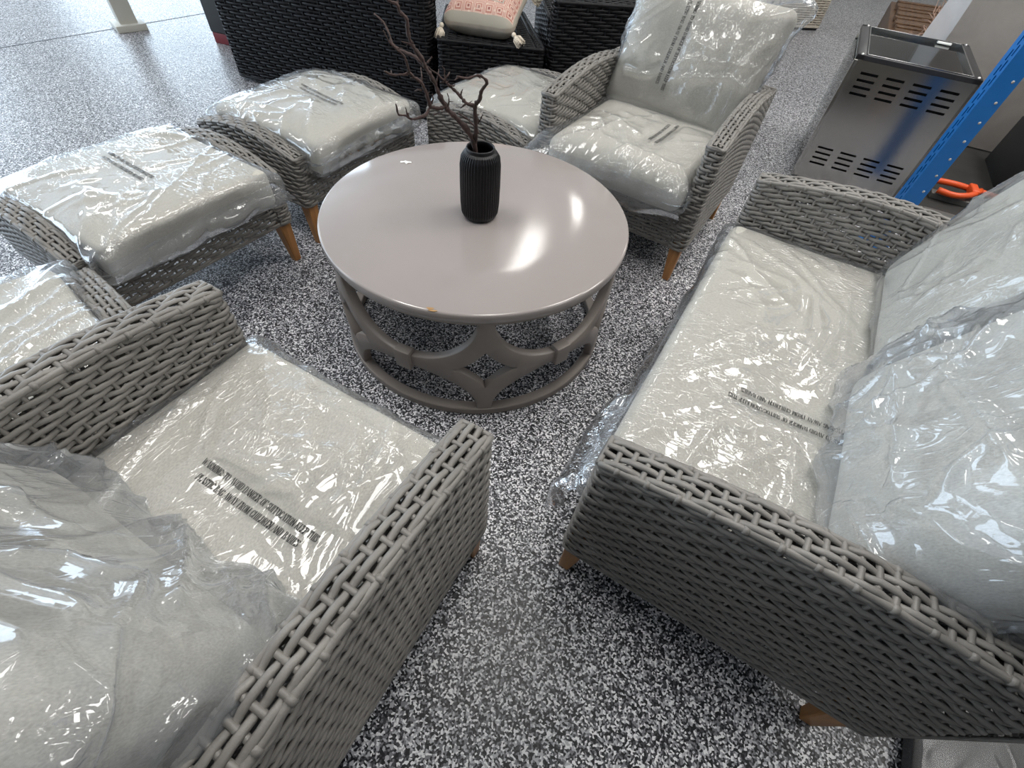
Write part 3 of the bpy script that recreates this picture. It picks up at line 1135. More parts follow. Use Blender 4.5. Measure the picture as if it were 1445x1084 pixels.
# scrap of paper on the table
g = G()
pts = [(-.018, -.010), (-.004, -.004), (.004, -.014), (.010, -.004), (.022, -.003), (.018, .006), (.004, .006), (-.004, .010), (-.010, .003), (-.020, .002)]
g.poly_prism(pts, 0, .0012)
o = g.build('paper_scrap', M['paper'], smooth=False)
o.location = (-0.471, 1.628, TZ + .0006)
tag(o, 'small torn white paper scrap lying on the round taupe table', 'paper')

# ================================================================== VASE AND BRANCHES
vase = thing('vase', (-0.163, 1.337, TZ), 0, 'matt black ribbed vase standing on the round coffee table', 'vase')
g = G()
NR = 44
outer = [(0.0, 0.0), (.046, 0.0), (.052, .004), (.059, .018), (.0615, .05), (.062, .11), (.0615, .165), (.058, .188), (.050, .200), (.042, .205)]
prof = []
oo = np.array(outer)
for i in range(len(oo) - 1):
    for t in np.linspace(0, 1, 4, endpoint=False):
        prof.append(tuple(oo[i] * (1 - t) + oo[i + 1] * t))
prof.append(tuple(oo[-1]))
pr = np.array(prof)
seg = NR * 6
th = np.arange(seg) * 2 * PI / seg
kk = np.abs(np.cos(th * NR / 2)) ** 0.7
dep = np.where(pr[:, 1] > .006, np.clip((pr[:, 1] - .006) / .02, 0, 1), 0) * np.clip((.205 - pr[:, 1]) / .01, 0, 1)
rr_ = pr[:, 0][:, None] - .0042 * dep[:, None] * (1 - kk[None])
P = np.stack([rr_ * np.cos(th), rr_ * np.sin(th), np.broadcast_to(pr[:, 1][:, None], rr_.shape)], -1)
g.grid(P, close_u=True)
g.build('body', M['vase'], vase)
g = G()
g.lathe([(.042, .203), (.0425, .212), (.041, .2155), (.0385, .2155), (.037, .212), (.037, .20), (.052, .18), (.055, .10), (.05, .012), (0.0, .010)], 48)
g.build('neck', M['vase'], vase)

BR= {'A':[(-0.179,1.335,0.672),(-0.195,1.333,0.711),(-0.218,1.33,0.74),(-0.249,1.327,0.767),(-0.256,1.326,0.778),(-0.268,1.324,0.794),(-0.279,1.323,0.824),(-0.292,1.321,0.849),(-0.302,1.32,0.865),(-0.311,1.319,0.883),(-0.327,1.317,0.903),(-0.338,1.316,0.928),(-0.339,1.316,0.959),(-0.354,1.314,0.974),(-0.359,1.313,0.987),(-0.379,1.311,0.993),(-0.399,1.308,1.007)],'A2':[(-0.302,1.32,0.865),(-0.329,1.333,0.88),(-0.352,1.342,0.885),(-0.379,1.351,0.889),(-0.393,1.359,0.898),(-0.402,1.37,0.915),(-0.417,1.383,0.934),(-0.44,1.394,0.945)],'A4':[(-0.256,1.326,0.778),(-0.273,1.311,0.776),(-0.292,1.295,0.782),(-0.305,1.278,0.769),(-0.331,1.255,0.765),(-0.345,1.24,0.778),(-0.359,1.226,0.785),(-0.358,1.208,0.816)],'A3':[(-0.292,1.295,0.782),(-0.297,1.28,0.82),(-0.304,1.269,0.846),(-0.321,1.257,0.863),(-0.328,1.251,0.87),(-0.345,1.242,0.869),(-0.363,1.232,0.87),(-0.38,1.221,0.879)],'A3b':[(-0.328,1.251,0.87),(-0.329,1.236,0.901),(-0.333,1.228,0.915),(-0.351,1.208,0.938),(-0.36,1.187,0.968)],'A4b':[(-0.338,1.241,0.777),(-0.34,1.232,0.792),(-0.34,1.225,0.804)],'A5':[(-0.358,1.313,0.984),(-0.356,1.317,0.994),(-0.357,1.322,1.008)],'B':[(-0.178,1.335,0.68),(-0.174,1.326,0.727),(-0.176,1.313,0.79),(-0.165,1.31,0.806),(-0.157,1.305,0.832),(-0.144,1.301,0.85),(-0.153,1.296,0.864),(-0.166,1.291,0.869),(-0.19,1.282,0.863),(-0.217,1.272,0.868)],'B2':[(-0.176,1.313,0.791),(-0.2,1.315,0.795),(-0.215,1.319,0.808),(-0.23,1.321,0.819),(-0.246,1.324,0.83),(-0.257,1.326,0.837),(-0.275,1.33,0.848),(-0.301,1.334,0.864)],'B3':[(-0.177,1.326,0.734),(-0.2,1.338,0.746),(-0.217,1.322,0.761),(-0.223,1.328,0.764)],'B4':[(-0.175,1.326,0.738),(-0.164,1.328,0.751),(-0.155,1.312,0.773)],'t1':[(-0.215,1.319,0.808),(-0.212,1.317,0.819),(-0.211,1.326,0.823)],'t2':[(-0.2,1.315,0.794),(-0.208,1.308,0.789),(-0.216,1.318,0.78)],'t3':[(-0.257,1.326,0.837),(-0.249,1.329,0.848),(-0.246,1.34,0.854)],'t4':[(-0.253,1.327,0.834),(-0.263,1.329,0.833),(-0.269,1.325,0.832)],'t5':[(-0.255,1.326,0.838),(-0.257,1.331,0.856),(-0.257,1.308,0.875)],'t6':[(-0.302,1.334,0.87),(-0.296,1.341,0.876),(-0.288,1.331,0.887)],'t7':[(-0.288,1.295,0.792),(-0.284,1.295,0.803),(-0.284,1.292,0.817)],'t8':[(-0.25,1.326,0.776),(-0.247,1.325,0.793),(-0.249,1.315,0.813)],'t9':[(-0.307,1.279,0.825),(-0.316,1.277,0.827),(-0.329,1.287,0.82)],'t10':[(-0.328,1.317,0.906),(-0.344,1.318,0.913),(-0.351,1.294,0.921)],'t11':[(-0.279,1.323,0.824),(-0.276,1.329,0.842),(-0.274,1.343,0.857)],'t12':[(-0.246,1.324,0.83),(-0.235,1.32,0.83),(-0.231,1.329,0.83)],'t13':[(-0.19,1.282,0.863),(-0.196,1.283,0.864),(-0.2,1.285,0.86)],'t14':[(-0.286,1.296,0.765),(-0.276,1.304,0.766),(-0.261,1.288,0.777)],'t15':[(-0.304,1.279,0.829),(-0.304,1.278,0.855),(-0.31,1.299,0.87)]}


def smooth_line(P, sub=4):
    P = np.asarray(P, float)
    if len(P) < 3:
        return P
    Q = np.concatenate([[2 * P[0] - P[1]], P, [2 * P[-1] - P[-2]]])
    out = []
    for i in range(1, len(Q) - 2):
        for t in np.linspace(0, 1, sub, endpoint=False):
            a, b, c, d = Q[i - 1], Q[i], Q[i + 1], Q[i + 2]
            out.append(0.5 * ((2 * b) + (-a + c) * t + (2 * a - 5 * b + 4 * c - d) * t * t + (-a + 3 * b - 3 * c + d) * t ** 3))
    out.append(P[-1])
    return np.array(out)


rsb = np.random.RandomState(3)
RADII = {'A': (.0085, .0028), 'B': (.0072, .0022), 'A2': (.0050, .0018), 'A3': (.0044, .0018), 'A4': (.0054, .0018), 'B2': (.0052, .0016), 'A3b': (.0030, .0014), 'A5': (.0030, .0014)}


def branch(name, label, keys, start):
    root = tag(bpy.data.objects.new(name, None), label, 'branch', 'dried branches in the vase')
    COL.objects.link(root)
    root.location = start
    st = np.array(start)
    for k in keys:
        P = np.array(BR[k])
        if k in ('A', 'B'):
            P = np.concatenate([[st], P])
        L = smooth_line(P, 5)
        L = L + 0.0016 * np.stack([noise3(L * 60 + q * 11) for q in range(3)], -1)
        r0, r1 = RADII.get(k, (.0026, .0012))
        rr = np.linspace(r0, r1, len(L)) * (1 + .18 * rsb.normal(size=len(L)))
        g = G()
        g.tube(L - st, np.clip(rr, .0007, .01), 7)
        # knots
        for q in L[4::9]:
            dv = rsb.normal(size=3) * .006
            g.tube([q - st, q - st + dv * .6, q - st + dv], [r1 * 1.1, r1 * .8, r1 * .4], 5)
        g.build('stem' if k in ('A', 'B') else 'twig', M['branch'], root)
    return root


branch('dried_branch', 'tall dark dried branch leaning left out of the black vase',
       [k for k in BR if k[0] == 'A' or k in ('t3', 't4', 't5', 't6', 't7', 't8', 't9', 't10', 't11', 't12', 't14', 't15')], (-0.158, 1.345, TZ + .014))
branch('dried_branch', 'shorter dried branch curving up to the right of the tall one in the vase',
       [k for k in BR if k[0] == 'B' or k in ('t1', 't2', 't13')], (-0.166, 1.322, TZ + .014))

# ================================================================== ARMCHAIRS, LOVESEAT, OTTOMANS
ARM_TOP = lambda y: 0.585 + 0.042 * np.sin(PI * np.clip(np.asarray(y, float), 0, .7) / 0.74)
RAIL_TOP = lambda y: 0.382 + 0.050 * np.sin(PI * np.clip(np.asarray(y, float), 0, .56) / 0.56)

W_C, D_C, T_C = 0.76, 0.70, 0.064
CL_O, CL_A = (-0.026, 0.430), math.atan2(.42, -.907)
CR_O, CR_A = (-0.005, 2.070), math.atan2(-.485, .875)
SO_O, SO_A = (0.760, 1.567), math.atan2(-.891, -.454)
chair = thing('armchair', (*CL_O, 0), CL_A, 'grey wicker armchair in front with its seat text readable, beside the speckled aisle', 'armchair', 'grey wicker armchairs')
seat_frame(chair, W_C, D_C, T_C, 0.165, ARM_TOP, 'arm', back=(0.60, 0.03, 0.06), legh=0.165)
dup(chair, (*CR_O, 0), CR_A, 'grey wicker armchair behind the round table with a tall bagged back cushion')
W_S = 1.31
sofa = thing('loveseat', (*SO_O, 0), SO_A, 'grey wicker two-seat loveseat with one long bagged seat cushion', 'loveseat')
seat_frame(sofa, W_S, D_C, T_C, 0.165, ARM_TOP, 'arm', back=(0.58, 0.03, 0.06), legh=0.165)

W_O, D_O, T_O = 0.72, 0.56, 0.058
OTT = [((-1.303, .969), 62.0, 'grey wicker ottoman left of the table, nearest the floor pillar', (0, 0)),
       ((-.935, 1.70), 64.0, 'grey wicker ottoman behind the table, its bag in front of the black sofa back', (0, 0)),
       ((-.055, 2.045), 60.1, 'grey wicker ottoman between the black side table and the far armchair', (0, 0)),
       ((-1.20, .06), 55.2, 'grey wicker ottoman cut by the picture edge, outside the front armchair arm', (0, 0))]
ott = None
for (o_, a_, lab, _) in OTT:
    if ott is None:
        ott = thing('ottoman', (*o_, 0), rad(a_), lab, 'ottoman', 'grey wicker ottomans')
        seat_frame(ott, W_O, D_O, T_O, 0.185, RAIL_TOP, 'side_rail', apron_top=0.315, legh=0.185)
    else:
        dup(ott, (*o_, 0), rad(a_), lab)


def put(origin, ang, x, y, z):
    c, s = math.cos(ang), math.sin(ang)
    return (origin[0] + c * x - s * y, origin[1] + s * x + c * y, z)


# seat cushions (local y runs to the back)
SEAT_Z = 0.318


def seat_cushion(label, group, origin, ang, xc, yc, sx, sy, sz, zbase, **kw):
    return make_cushion('seat_cushion', label, 'cushion', group, (sx, sy, sz), put(origin, ang, xc, yc, zbase + sz / 2), (0, 0, ang), **kw)


def loc_txt(p, xc, yc):
    return (p[0] - xc, p[1] - yc)


GS = 'bagged seat cushions'


def chair_skirt(seed):
    def f(g, h):
        # loose bag end hanging over the front
        A = [(-h[0] - .0, -h[1] - .004, .02), (-h[0] * .3, -h[1] - .006, .03), (h[0] * .4, -h[1] - .006, .03), (h[0], -h[1] - .004, .02)]
        B = [(-h[0] - .01, -h[1] - .03, -.10), (-h[0] * .3, -h[1] - .035, -.085), (h[0] * .4, -h[1] - .03, -.09), (h[0] + .02, -h[1] - .02, -.06)]
        film_strip(g, A, B, 70, 16, (0, -.02, 0), seed)
    return f


# front armchair
xc, yc = .38, .29
seat_cushion('bagged seat cushion in the front armchair with two readable lines of warning print', GS, CL_O, CL_A, xc, yc, .615, .60, .125, SEAT_Z,
             creases=[[(-0.03,-0.121),(-0.103,-0.059),(-0.163,0.001)],[(-0.001,-0.183),(-0.234,0.092)],[(-0.094,-0.161),(-0.193,-0.121),(-0.18,-0.214)],[(0.276,0.054),(0.246,-0.037),(0.218,-0.14)],[(0.29,-0.052),(0.253,-0.091)],[(0.25,-0.245),(0.119,-0.291),(-0.055,-0.305)],[(-0.155,-0.279),(-0.191,-0.147),(-0.263,0.075)],[(0.107,-0.036),(0.037,-0.051),(-0.088,-0.066)]], chh=.008, cw=.008, nb=150, seed=11, amp=.009, loose=.012, crown=.016, r=.028,
             texts=[(loc_txt((.472, .282), xc, yc), loc_txt((.182, .284), xc, yc), .0130, LINE1), (loc_txt((.455, .309), xc, yc), loc_txt((.204, .307), xc, yc), .0130, LINE2)])
# far armchair
xc, yc = .38, .255
seat_cushion('puffy bagged seat cushion in the far armchair, film spilling over its front', GS, CR_O, CR_A, xc, yc, .62, .61, .14, SEAT_Z,
             creases=[[(-0.157,-0.406),(-0.108,-0.058),(0.066,0.256)],[(-0.121,-0.525),(0.016,-0.25),(0.249,-0.234),(0.37,-0.336)],[(-0.035,-0.622),(0.132,-0.373),(0.373,-0.458)],[(-0.205,-0.001),(0.02,-0.121)]], chh=.012, cw=.010, nb=110, seed=23, amp=.010, loose=.022, crown=.022, r=.05, film='film', ears=.03,
             flaps=[(-1, -1, .7, .10, -.03, 0.2), (0, -1, .8, .04, -.03, 0)],
             texts=[(loc_txt((.482, .355), xc, yc), loc_txt((.472, .115), xc, yc), .013, LINE1), (loc_txt((.448, .335), xc, yc), loc_txt((.440, .125), xc, yc), .013, LINE2)],
             skirt=chair_skirt(5))
# loveseat
xc, yc = .655, .29
def sofa_skirt(g, h):
    A = [(h[0] * .55, -h[1] - .004, .03), (h[0] * .8, -h[1] - .006, .04), (h[0] * .97, -h[1] + .004, .045), (h[0] * .99, -h[1] + .05, .05)]
    B = [(h[0] * .55, -h[1] - .035, -.06), (h[0] * .85, -h[1] - .075, -.12), (h[0] + .075, -h[1] - .085, -.13), (h[0] + .085, -h[1] - .03, -.02)]
    film_strip(g, A, B, 60, 26, (.012, -.03, .02), 77, .010)
    A = [(-h[0], -h[1] - .004, .03), (0, -h[1] - .006, .04), (h[0] * .6, -h[1] - .006, .04)]
    B = [(-h[0], -h[1] - .012, -.06), (0, -h[1] - .03, -.07), (h[0] * .6, -h[1] - .04, -.065)]
    film_strip(g, A, B, 90, 14, (0, -.012, 0), 78, .006)
seat_cushion('long bagged seat cushion on the loveseat with upside-down warning print', GS, SO_O, SO_A, xc, yc, 1.15, .60, .125, SEAT_Z,
             creases=[[(-0.038,0.109),(-0.176,0.1),(-0.348,0.088)],[(0.438,0.063),(0.304,0.049)],[(0.234,-0.223),(0.144,-0.141),(0.053,-0.062)],[(0.419,-0.271),(0.295,-0.142),(0.174,-0.098)],[(0.325,-0.134),(0.289,-0.013),(0.233,0.086)],[(0.154,-0.23),(-0.02,-0.117),(-0.034,-0.008),(0.033,0.124)],[(-0.465,-0.293),(-0.31,-0.185),(-0.306,-0.077)],[(0.279,0.086),(0.348,0.118)],[(0.486,-0.147),(0.363,-0.122)]], chh=.008, cw=.008, nb=170, seed=31, amp=.008, loose=.010, crown=.014, r=.03,
             texts=[(loc_txt((.880, .46), xc, yc), loc_txt((.893, .172), xc, yc), .0125, LINE1), (loc_txt((.847, .45), xc, yc), loc_txt((.860, .195), xc, yc), .0125, LINE2)],
             skirt=sofa_skirt)
# ottomans
def ott_skirt_front(seed, reach=.05, drop=.085, right=.06):
    def f(g, h):
        A = [(-h[0], -h[1] - .003, .01), (0, -h[1] - .005, .02), (h[0], -h[1] - .003, .02)]
        B = [(-h[0] - .01, -h[1] - .012, -drop), (0, -h[1] - .02, -drop), (h[0] + right, -h[1] - reach, -drop * .75)]
        film_strip(g, A, B, 80, 16, (0, -.012, 0), seed, .007)
    return f
xo, yo = .36, .235
OZ = 0.306
seat_cushion('bagged cushion on the ottoman left of the table, film hanging past its front edge', GS, OTT[0][0], rad(62.0), xo, yo, .585, .59, .125, OZ,
             creases=[[(0.298,-0.115),(0.019,-0.169),(-0.276,-0.299)],[(0.267,-0.038),(-0.097,-0.26),(-0.256,-0.298)],[(0.189,0.223),(0.301,0.01)],[(-0.166,0.018),(-0.12,-0.169)],[(-0.307,-0.287),(-0.075,-0.349),(0.216,-0.333)]], chh=.010, cw=.009, nb=110, seed=41, amp=.007, loose=.008, crown=.010, r=.018, ears=.035,
             texts=[((.376 - xo, .410 - yo), (.372 - xo, .150 - yo), .012, LINE1), ((.348 - xo, .395 - yo), (.345 - xo, .165 - yo), .012, LINE2)], skirt=ott_skirt_front(51, .05, .055, .05))
seat_cushion('bagged cushion on the ottoman in front of the black sofa back', GS, OTT[1][0], rad(64.0), xo, yo, .585, .59, .13, OZ,
             creases=[[(0.135,0.088),(-0.279,-0.253)],[(-0.307,0.129),(-0.23,-0.066)],[(0.261,0.146),(0.131,-0.268)],[(-0.3,-0.275),(-0.04,-0.341),(0.211,-0.36)]], chh=.010, cw=.009, nb=100, seed=43, amp=.008, loose=.010, crown=.028, r=.028, ears=.035,
             texts=[((.378 - xo, .325 - yo), (.350 - xo, .060 - yo), .012, LINE1), ((.350 - xo, .305 - yo), (.328 - xo, .075 - yo), .012, LINE2)], skirt=ott_skirt_front(52, .02, .05, .02))
seat_cushion('bagged cushion on the ottoman beside the far armchair, no print showing', GS, OTT[2][0], rad(60.1), xo, .27, .585, .58, .125, OZ,
             nb=90, seed=47, amp=.008, loose=.010, crown=.020, r=.028, ears=.03)
seat_cushion('bagged cushion on the ottoman at the picture edge, with long diagonal film folds', GS, OTT[3][0], rad(55.2), xo, .275, .585, .58, .13, OZ,
             creases=[[(0.104,-0.009),(0.206,0.05),(0.318,0.145)],[(0.089,-0.099),(0.22,-0.034),(0.332,0.012)],[(0.126,0.065),(0.214,0.115),(0.295,0.169)]], chh=.014, cw=.012, nb=110, seed=53, amp=.012, loose=.014, crown=.016, r=.028, ears=.04)


def back_cushion(label, origin, ang, xc, yfront, zb, sx, sy, sz, lean, yaw=0.0, roll=0.0, film='film_milky', **kw):
    """pillow standing on its lower edge, leaning back; local z = its front normal"""
    # local axes: x along +X reversed so that the front normal faces the seat front
    a = ang + yaw
    Rz = Matrix.Rotation(a, 4, 'Z')
    # columns: local x -> -X? keep right handed: x = X, y = up leaning back, z = toward the front (-Y)
    up = Vector((0, math.sin(lean), math.cos(lean)))
    fr = Vector((0, -math.cos(lean), math.sin(lean)))
    xx = Vector((1, 0, 0))
    Mx = Matrix((xx, up, fr)).transposed().to_4x4()
    Mx = Mx @ Matrix.Rotation(roll, 4, 'Z')
    c = Vector((xc, yfront, zb)) + up * (sy / 2) - fr * (sz * 0.5)
    T = Matrix.Translation((*origin, 0)) @ Matrix.Rotation(ang, 4, 'Z') @ Matrix.Translation(c) @ Matrix.Rotation(yaw, 4, 'Z') @ Mx
    cu = make_cushion('back_cushion', label, 'cushion', 'bagged back cushions', (sx, sy, sz), (0, 0, 0), (0, 0, 0), kind='pillow', film=film, **kw)
    cu.location = T.to_translation()
    cu.rotation_mode = 'QUATERNION'
    cu.rotation_quaternion = T.to_quaternion()
    return cu


back_cushion('tall bagged back cushion in the far armchair with vertical warning print', CR_O, CR_A, .395, .425, .455, .66, .50, .17, rad(20), roll=rad(-3.5), film='film',
             creases=[[(-0.244,-0.121),(-0.113,-0.104),(0.007,-0.013),(0.316,0.046)],[(-0.012,0.057),(0.103,0.039),(0.132,0.097)],[(0.172,0.022),(0.169,0.081)],[(0.021,-0.074),(0.195,-0.022),(0.354,-0.046)],[(0.309,0.131),(0.265,-0.043)],[(-0.275,-0.008),(-0.175,-0.079)]], chh=.013, cw=.011, nb=120, seed=61, amp=.012, loose=.022, crown=.05, r=.055, ears=.055, n=30,
             texts=[((-.055, .19), (-.050, -.14), .014, LINE1), ((-.088, .17), (-.083, -.125), .014, LINE2)])
back_cushion('big milky bagged back cushion at the near end of the loveseat', SO_O, SO_A, .945, .385, .445, .62, .53, .24, rad(22),
             creases=[[(-0.142,-0.075),(0.037,-0.064),(0.154,-0.066)],[(-0.067,0.006),(0.041,0.046),(0.157,0.081)],[(-0.138,-0.036),(-0.109,0.036),(-0.155,0.091)],[(0.203,-0.056),(0.255,0.014),(0.277,0.072)],[(0.183,-0.148),(0.242,-0.113),(0.296,-0.098)],[(-0.316,0.046),(-0.235,-0.003),(-0.067,0.006)],[(0.019,-0.202),(-0.006,-0.121),(-0.142,-0.075)]], chh=.018, cw=.016, nb=150, seed=67, amp=.017, loose=.022, crown=.03, r=.07, ears=.05, n=30, gap=.006, fac=1.1, box=.6)
back_cushion('bagged back cushion at the far end of the loveseat, half behind the nearer one', SO_O, SO_A, .365, .42, .455, .58, .52, .20, rad(20),
             creases=[[(-0.116,-0.228),(-0.098,-0.061),(-0.048,0.115)],[(0.065,-0.232),(0.112,-0.09),(0.149,0.022)],[(-0.265,-0.117),(-0.242,0.005),(-0.187,0.126)],[(0.23,-0.225),(0.22,-0.133)]], chh=.010, cw=.014, nb=130, seed=71, amp=.010, loose=.012, crown=.04, r=.06, box=.4, ears=.045, n=30, film='film')
back_cushion('large loosely bagged back cushion in the front armchair, close to the viewer', CL_O, CL_A, .40, .40, .455, .62, .46, .22, rad(24),
             creases=[[(-0.089,0.071),(-0.099,0.027),(-0.148,0.022),(-0.166,-0.014)],[(-0.166,-0.014),(-0.266,0.102),(-0.315,0.17)],[(0.03,-0.202),(-0.078,-0.152),(-0.208,-0.025)],[(-0.04,-0.203),(-0.178,-0.19),(-0.287,-0.069)],[(-0.287,-0.069),(-0.353,0.064),(-0.374,0.109)],[(-0.333,-0.102),(-0.36,0.019),(-0.394,0.078)],[(0.227,-0.079),(0.21,-0.186),(0.074,-0.2),(-0.005,-0.189)]], chh=.024, cw=.016, nb=180, seed=73, amp=.020, loose=.026, crown=.02, r=.06, ears=.06, n=30, gap=.006, fac=1.2, box=1.0,
             flaps=[(-1, -.7, .5, .05, .05, .4)])

# ================================================================== BLACK WICKER FURNITURE BEHIND
BK = dict(du=0.040, dv=0.0165, a=0.0076, b=0.0036, A=0.0050, stake=0.005, jitter=0.0008)


def woven_box(g, x0, x1, y0, y1, z0, z1, kw, top=True, r=0.03):
    f, L = path_fn([((x0 + x1) / 2, y0), (x1, y0), (x1, y1), (x0, y1), (x0, y0), ((x0 + x1) / 2, y0)], r=r)
    V = z1 - z0
    weave(g, lambda u, v: np.concatenate([f(u), (z0 + v)[..., None]], -1), L, V, **kw)
    P = f(np.linspace(0, L, 160))
    for z, rr in ((z0, .009), (z1, .010)):
        g.tube(np.concatenate([P, np.full((160, 1), z)], 1), rr, 6)
    if top:
        kt = dict(kw)
        weave(g, lambda u, v: np.stack([x0 + u, y0 + v, z1 + 0 * u], -1), x1 - x0, y1 - y0, **kt)


def black_sofa(loc, ang, w, d, label, arm_l=True, arm_r=True, hb=0.74, seat_cut=.12):
    root = thing('rattan_sofa', loc, ang, label, 'sofa', 'black wicker sofas')
    g = G(); woven_box(g, 0, w, 0, .14, .03, hb, BK); g.box(.01, w - .01, .012, .128, .035, hb - .01); g.build('backrest', M['black_wicker'], root)
    g = G(); woven_box(g, .12, w - seat_cut, .14, d, .03, .34, BK); g.box(.13, w - seat_cut - .01, .15, d - .01, .035, .33); g.build('seat_base', M['black_wicker'], root)
    if arm_l:
        g = G(); woven_box(g, 0, .12, .14, d, .03, .56, BK); g.box(.01, .11, .15, d - .01, .035, .55); g.build('arm', M['black_wicker'], root)
    if arm_r:
        g = G(); woven_box(g, w - .12, w, .14, d, .03, .56, BK); g.box(w - .11, w - .01, .15, d - .01, .035, .55); g.build('arm', M['black_wicker'], root)
    return root


black_sofa((-2.10, 3.45, 0), rad(-14), 1.455, .80, 'black wicker sofa seen from behind, left of the side table', arm_r=False, seat_cut=.42)
black_sofa((0.015, 3.13, 0), rad(9), 1.08, .80, 'black wicker sofa seen from behind, right of the side table', hb=.66)

st = thing('side_table', (0, 0, 0), 0, 'wedge-shaped black wicker side table carrying a patterned cushion', 'side table')
ZS = 0.45
poly = [(-.625, 3.08), (-.02, 3.09), (-.19, 3.82), (-.70, 3.80)]
g = G()
f, L = path_fn([tuple((np.array(poly[0]) + poly[1]) / 2)] + poly[1:] + poly[:1] + [tuple((np.array(poly[0]) + poly[1]) / 2)], r=.015)
weave(g, lambda u, v: np.concatenate([f(u), (.03 + v)[..., None]], -1), L, ZS - .03, **BK)
P = f(np.linspace(0, L, 160))
for z in (.03, ZS):
    g.tube(np.concatenate([P, np.full((160, 1), z)], 1), .010, 6)
g.poly_prism([tuple(np.array(p) * .985 + np.array((-.4, 3.4)) * .015) for p in poly], .035, ZS - .02)
g.build('base', M['black_wicker'], st)
g = G()
p0_, p1_, p2_, p3_ = [np.array(p) for p in poly]
def topsurf(u, v):
    a, b = (u / .6)[..., None], (v / .7)[..., None]
    q = (p0_ * (1 - a) + p1_ * a) * (1 - b) + (p3_ * (1 - a) + p2_ * a) * b
    return np.concatenate([q, np.full(q.shape[:-1] + (1,), ZS)], -1)
weave(g, topsurf, .6, .7, du=.05, dv=.012, a=.0056, b=.0036, A=.003, stake=.004)
for aa in (.80, .94):
    qa, qb = p0_ * (1 - aa) + p1_ * aa, p3_ * (1 - aa) + p2_ * aa
    g.tube([(*qa, ZS + .006), (*qb, ZS + .006)], .006, 6)
g.build('top', M['black_wicker'], st)

# patterned cushion with tassels
def tassel(root, p, d, L=.085):
    p, d = np.array(p, float), np.array(d, float)
    d = d / np.linalg.norm(d)
    g = G()
    V, F = rounded_box((.013, .013, .013), .0128, 8)
    g.add(V + p + d * .012, F)
    ref = np.array([0, 0, 1.0]) if abs(d[2]) < .8 else np.array([1.0, 0, 0])
    a = np.cross(d, ref); a /= np.linalg.norm(a)
    b = np.cross(d, a)
    rs = np.random.RandomState(int(abs(p[0]) * 1000) % 97)
    for i in range(46):
        t, r_ = rs.uniform(0, 2 * PI), math.sqrt(rs.uniform(0, 1))
        e = p + d * L * rs.uniform(.9, 1.05) + (a * math.cos(t) + b * math.sin(t)) * .032 * r_
        m = p + d * L * .5 + (a * math.cos(t) + b * math.sin(t)) * .026 * r_
        g.tube([p + d * .018, m, e], [.0032, .0036, .003], 5)
    return g.build('tassel', M['tassel'], root)


pil_T = Matrix.Translation((-.38, 3.36, ZS + .115)) @ Matrix.Rotation(rad(-8), 4, 'Z') @ Matrix.Rotation(rad(13), 4, 'X')
pillow = bpy.data.objects.new('throw_pillow', None)
COL.objects.link(pillow)
pillow.matrix_world = pil_T
tag(pillow, 'pink and cream patterned cushion with tassels on the black side table', 'cushion')
V, F = rounded_box((.215, .235, .085), .07, 30)
V = cushion_shape(V, np.array((.215, .235, .085)), 'pillow', .15)
V[:, 2] += .004 * noise3(V * 14)
g = G(); g.add(V, [f for f in F if np.mean([V[i][2] for i in f]) <= .012]); g.build('backing', M['pillow_side'], pillow)
g = G(); g.add(V, [f for f in F if np.mean([V[i][2] for i in f]) > .012]); o = g.build('printed_face', M['pillow'], pillow)
o['label'] = 'pink and cream printed front'
for (sx, sy, dx, dy, dz) in ((-1, -1, -.25, -.5, -.75), (1, -1, .75, -.45, -.5), (-1, 1, -.8, -.5, -.5), (1, 1, .9, -.5, -.45)):
    tassel(pillow, (sx * .205, sy * .225, -.005), (dx, dy, dz), .08)

# dark box with a red foot beside the left sofa
o_ = thing('speaker_box', (-2.60, 4.10, 0), rad(-15), 'dark upright box on a red foot beside the left black sofa', 'box')
g = G(); g.rbox(0, .40, 0, .40, .07, .95, .01); g.build('body', M['black_box'], o_, auto=40)
g = G(); g.rbox(.005, .395, .005, .395, 0, .07, .006); g.build('foot', M['red'], o_, auto=40)

# cream wicker sofa at the top
cs = thing('cream_sofa', (2.02, 6.24, 0), rad(12), 'cream woven outdoor sofa at the top behind the far armchair', 'sofa')
BG = dict(BK, du=.05, dv=.02)
g = G(); woven_box(g, 0, .95, 0, .75, .03, .55, BG, r=.06); g.box(.012, .938, .012, .738, .035, .54); g.build('base', M['beige_wicker'], cs)
g = G(); g.rbox(.02, .93, .02, .73, 0, .03, .004); g.build('plinth', M['dark_rim'], cs)
cs2 = thing('cream_sofa', (.90, 5.98, 0), rad(12), 'cream woven sofa end partly hidden by the far back cushion', 'sofa')
g = G(); woven_box(g, 0, 1.06, 0, .75, .03, .55, BG, r=.06); g.box(.012, 1.048, .012, .738, .035, .54); g.build('base', M['beige_wicker'], cs2)

# floor pillar
pp = thing('floor_pillar', (-3.335, 4.215, 0), rad(46), 'cream square steel pillar on a base plate at top left', 'pillar')
g = G(); g.rbox(-.105, .105, -.105, .105, 0, .045, .005); g.build('base_plate', M['post'], pp, auto=40)
g = G(); g.rbox(-.062, .062, -.062, .062, .04, ROOM[4] - .01, .006); g.build('shaft', M['post'], pp, auto=40)

# ================================================================== DISPLAY CABINET
cab = thing('display_cabinet', (1.56, 2.85, 0), math.atan2(-.40, .915), 'low glass and steel display cabinet with slotted side panel behind the loveseat', 'display cabinet')
CW, CD, CH = .545, .68, .62


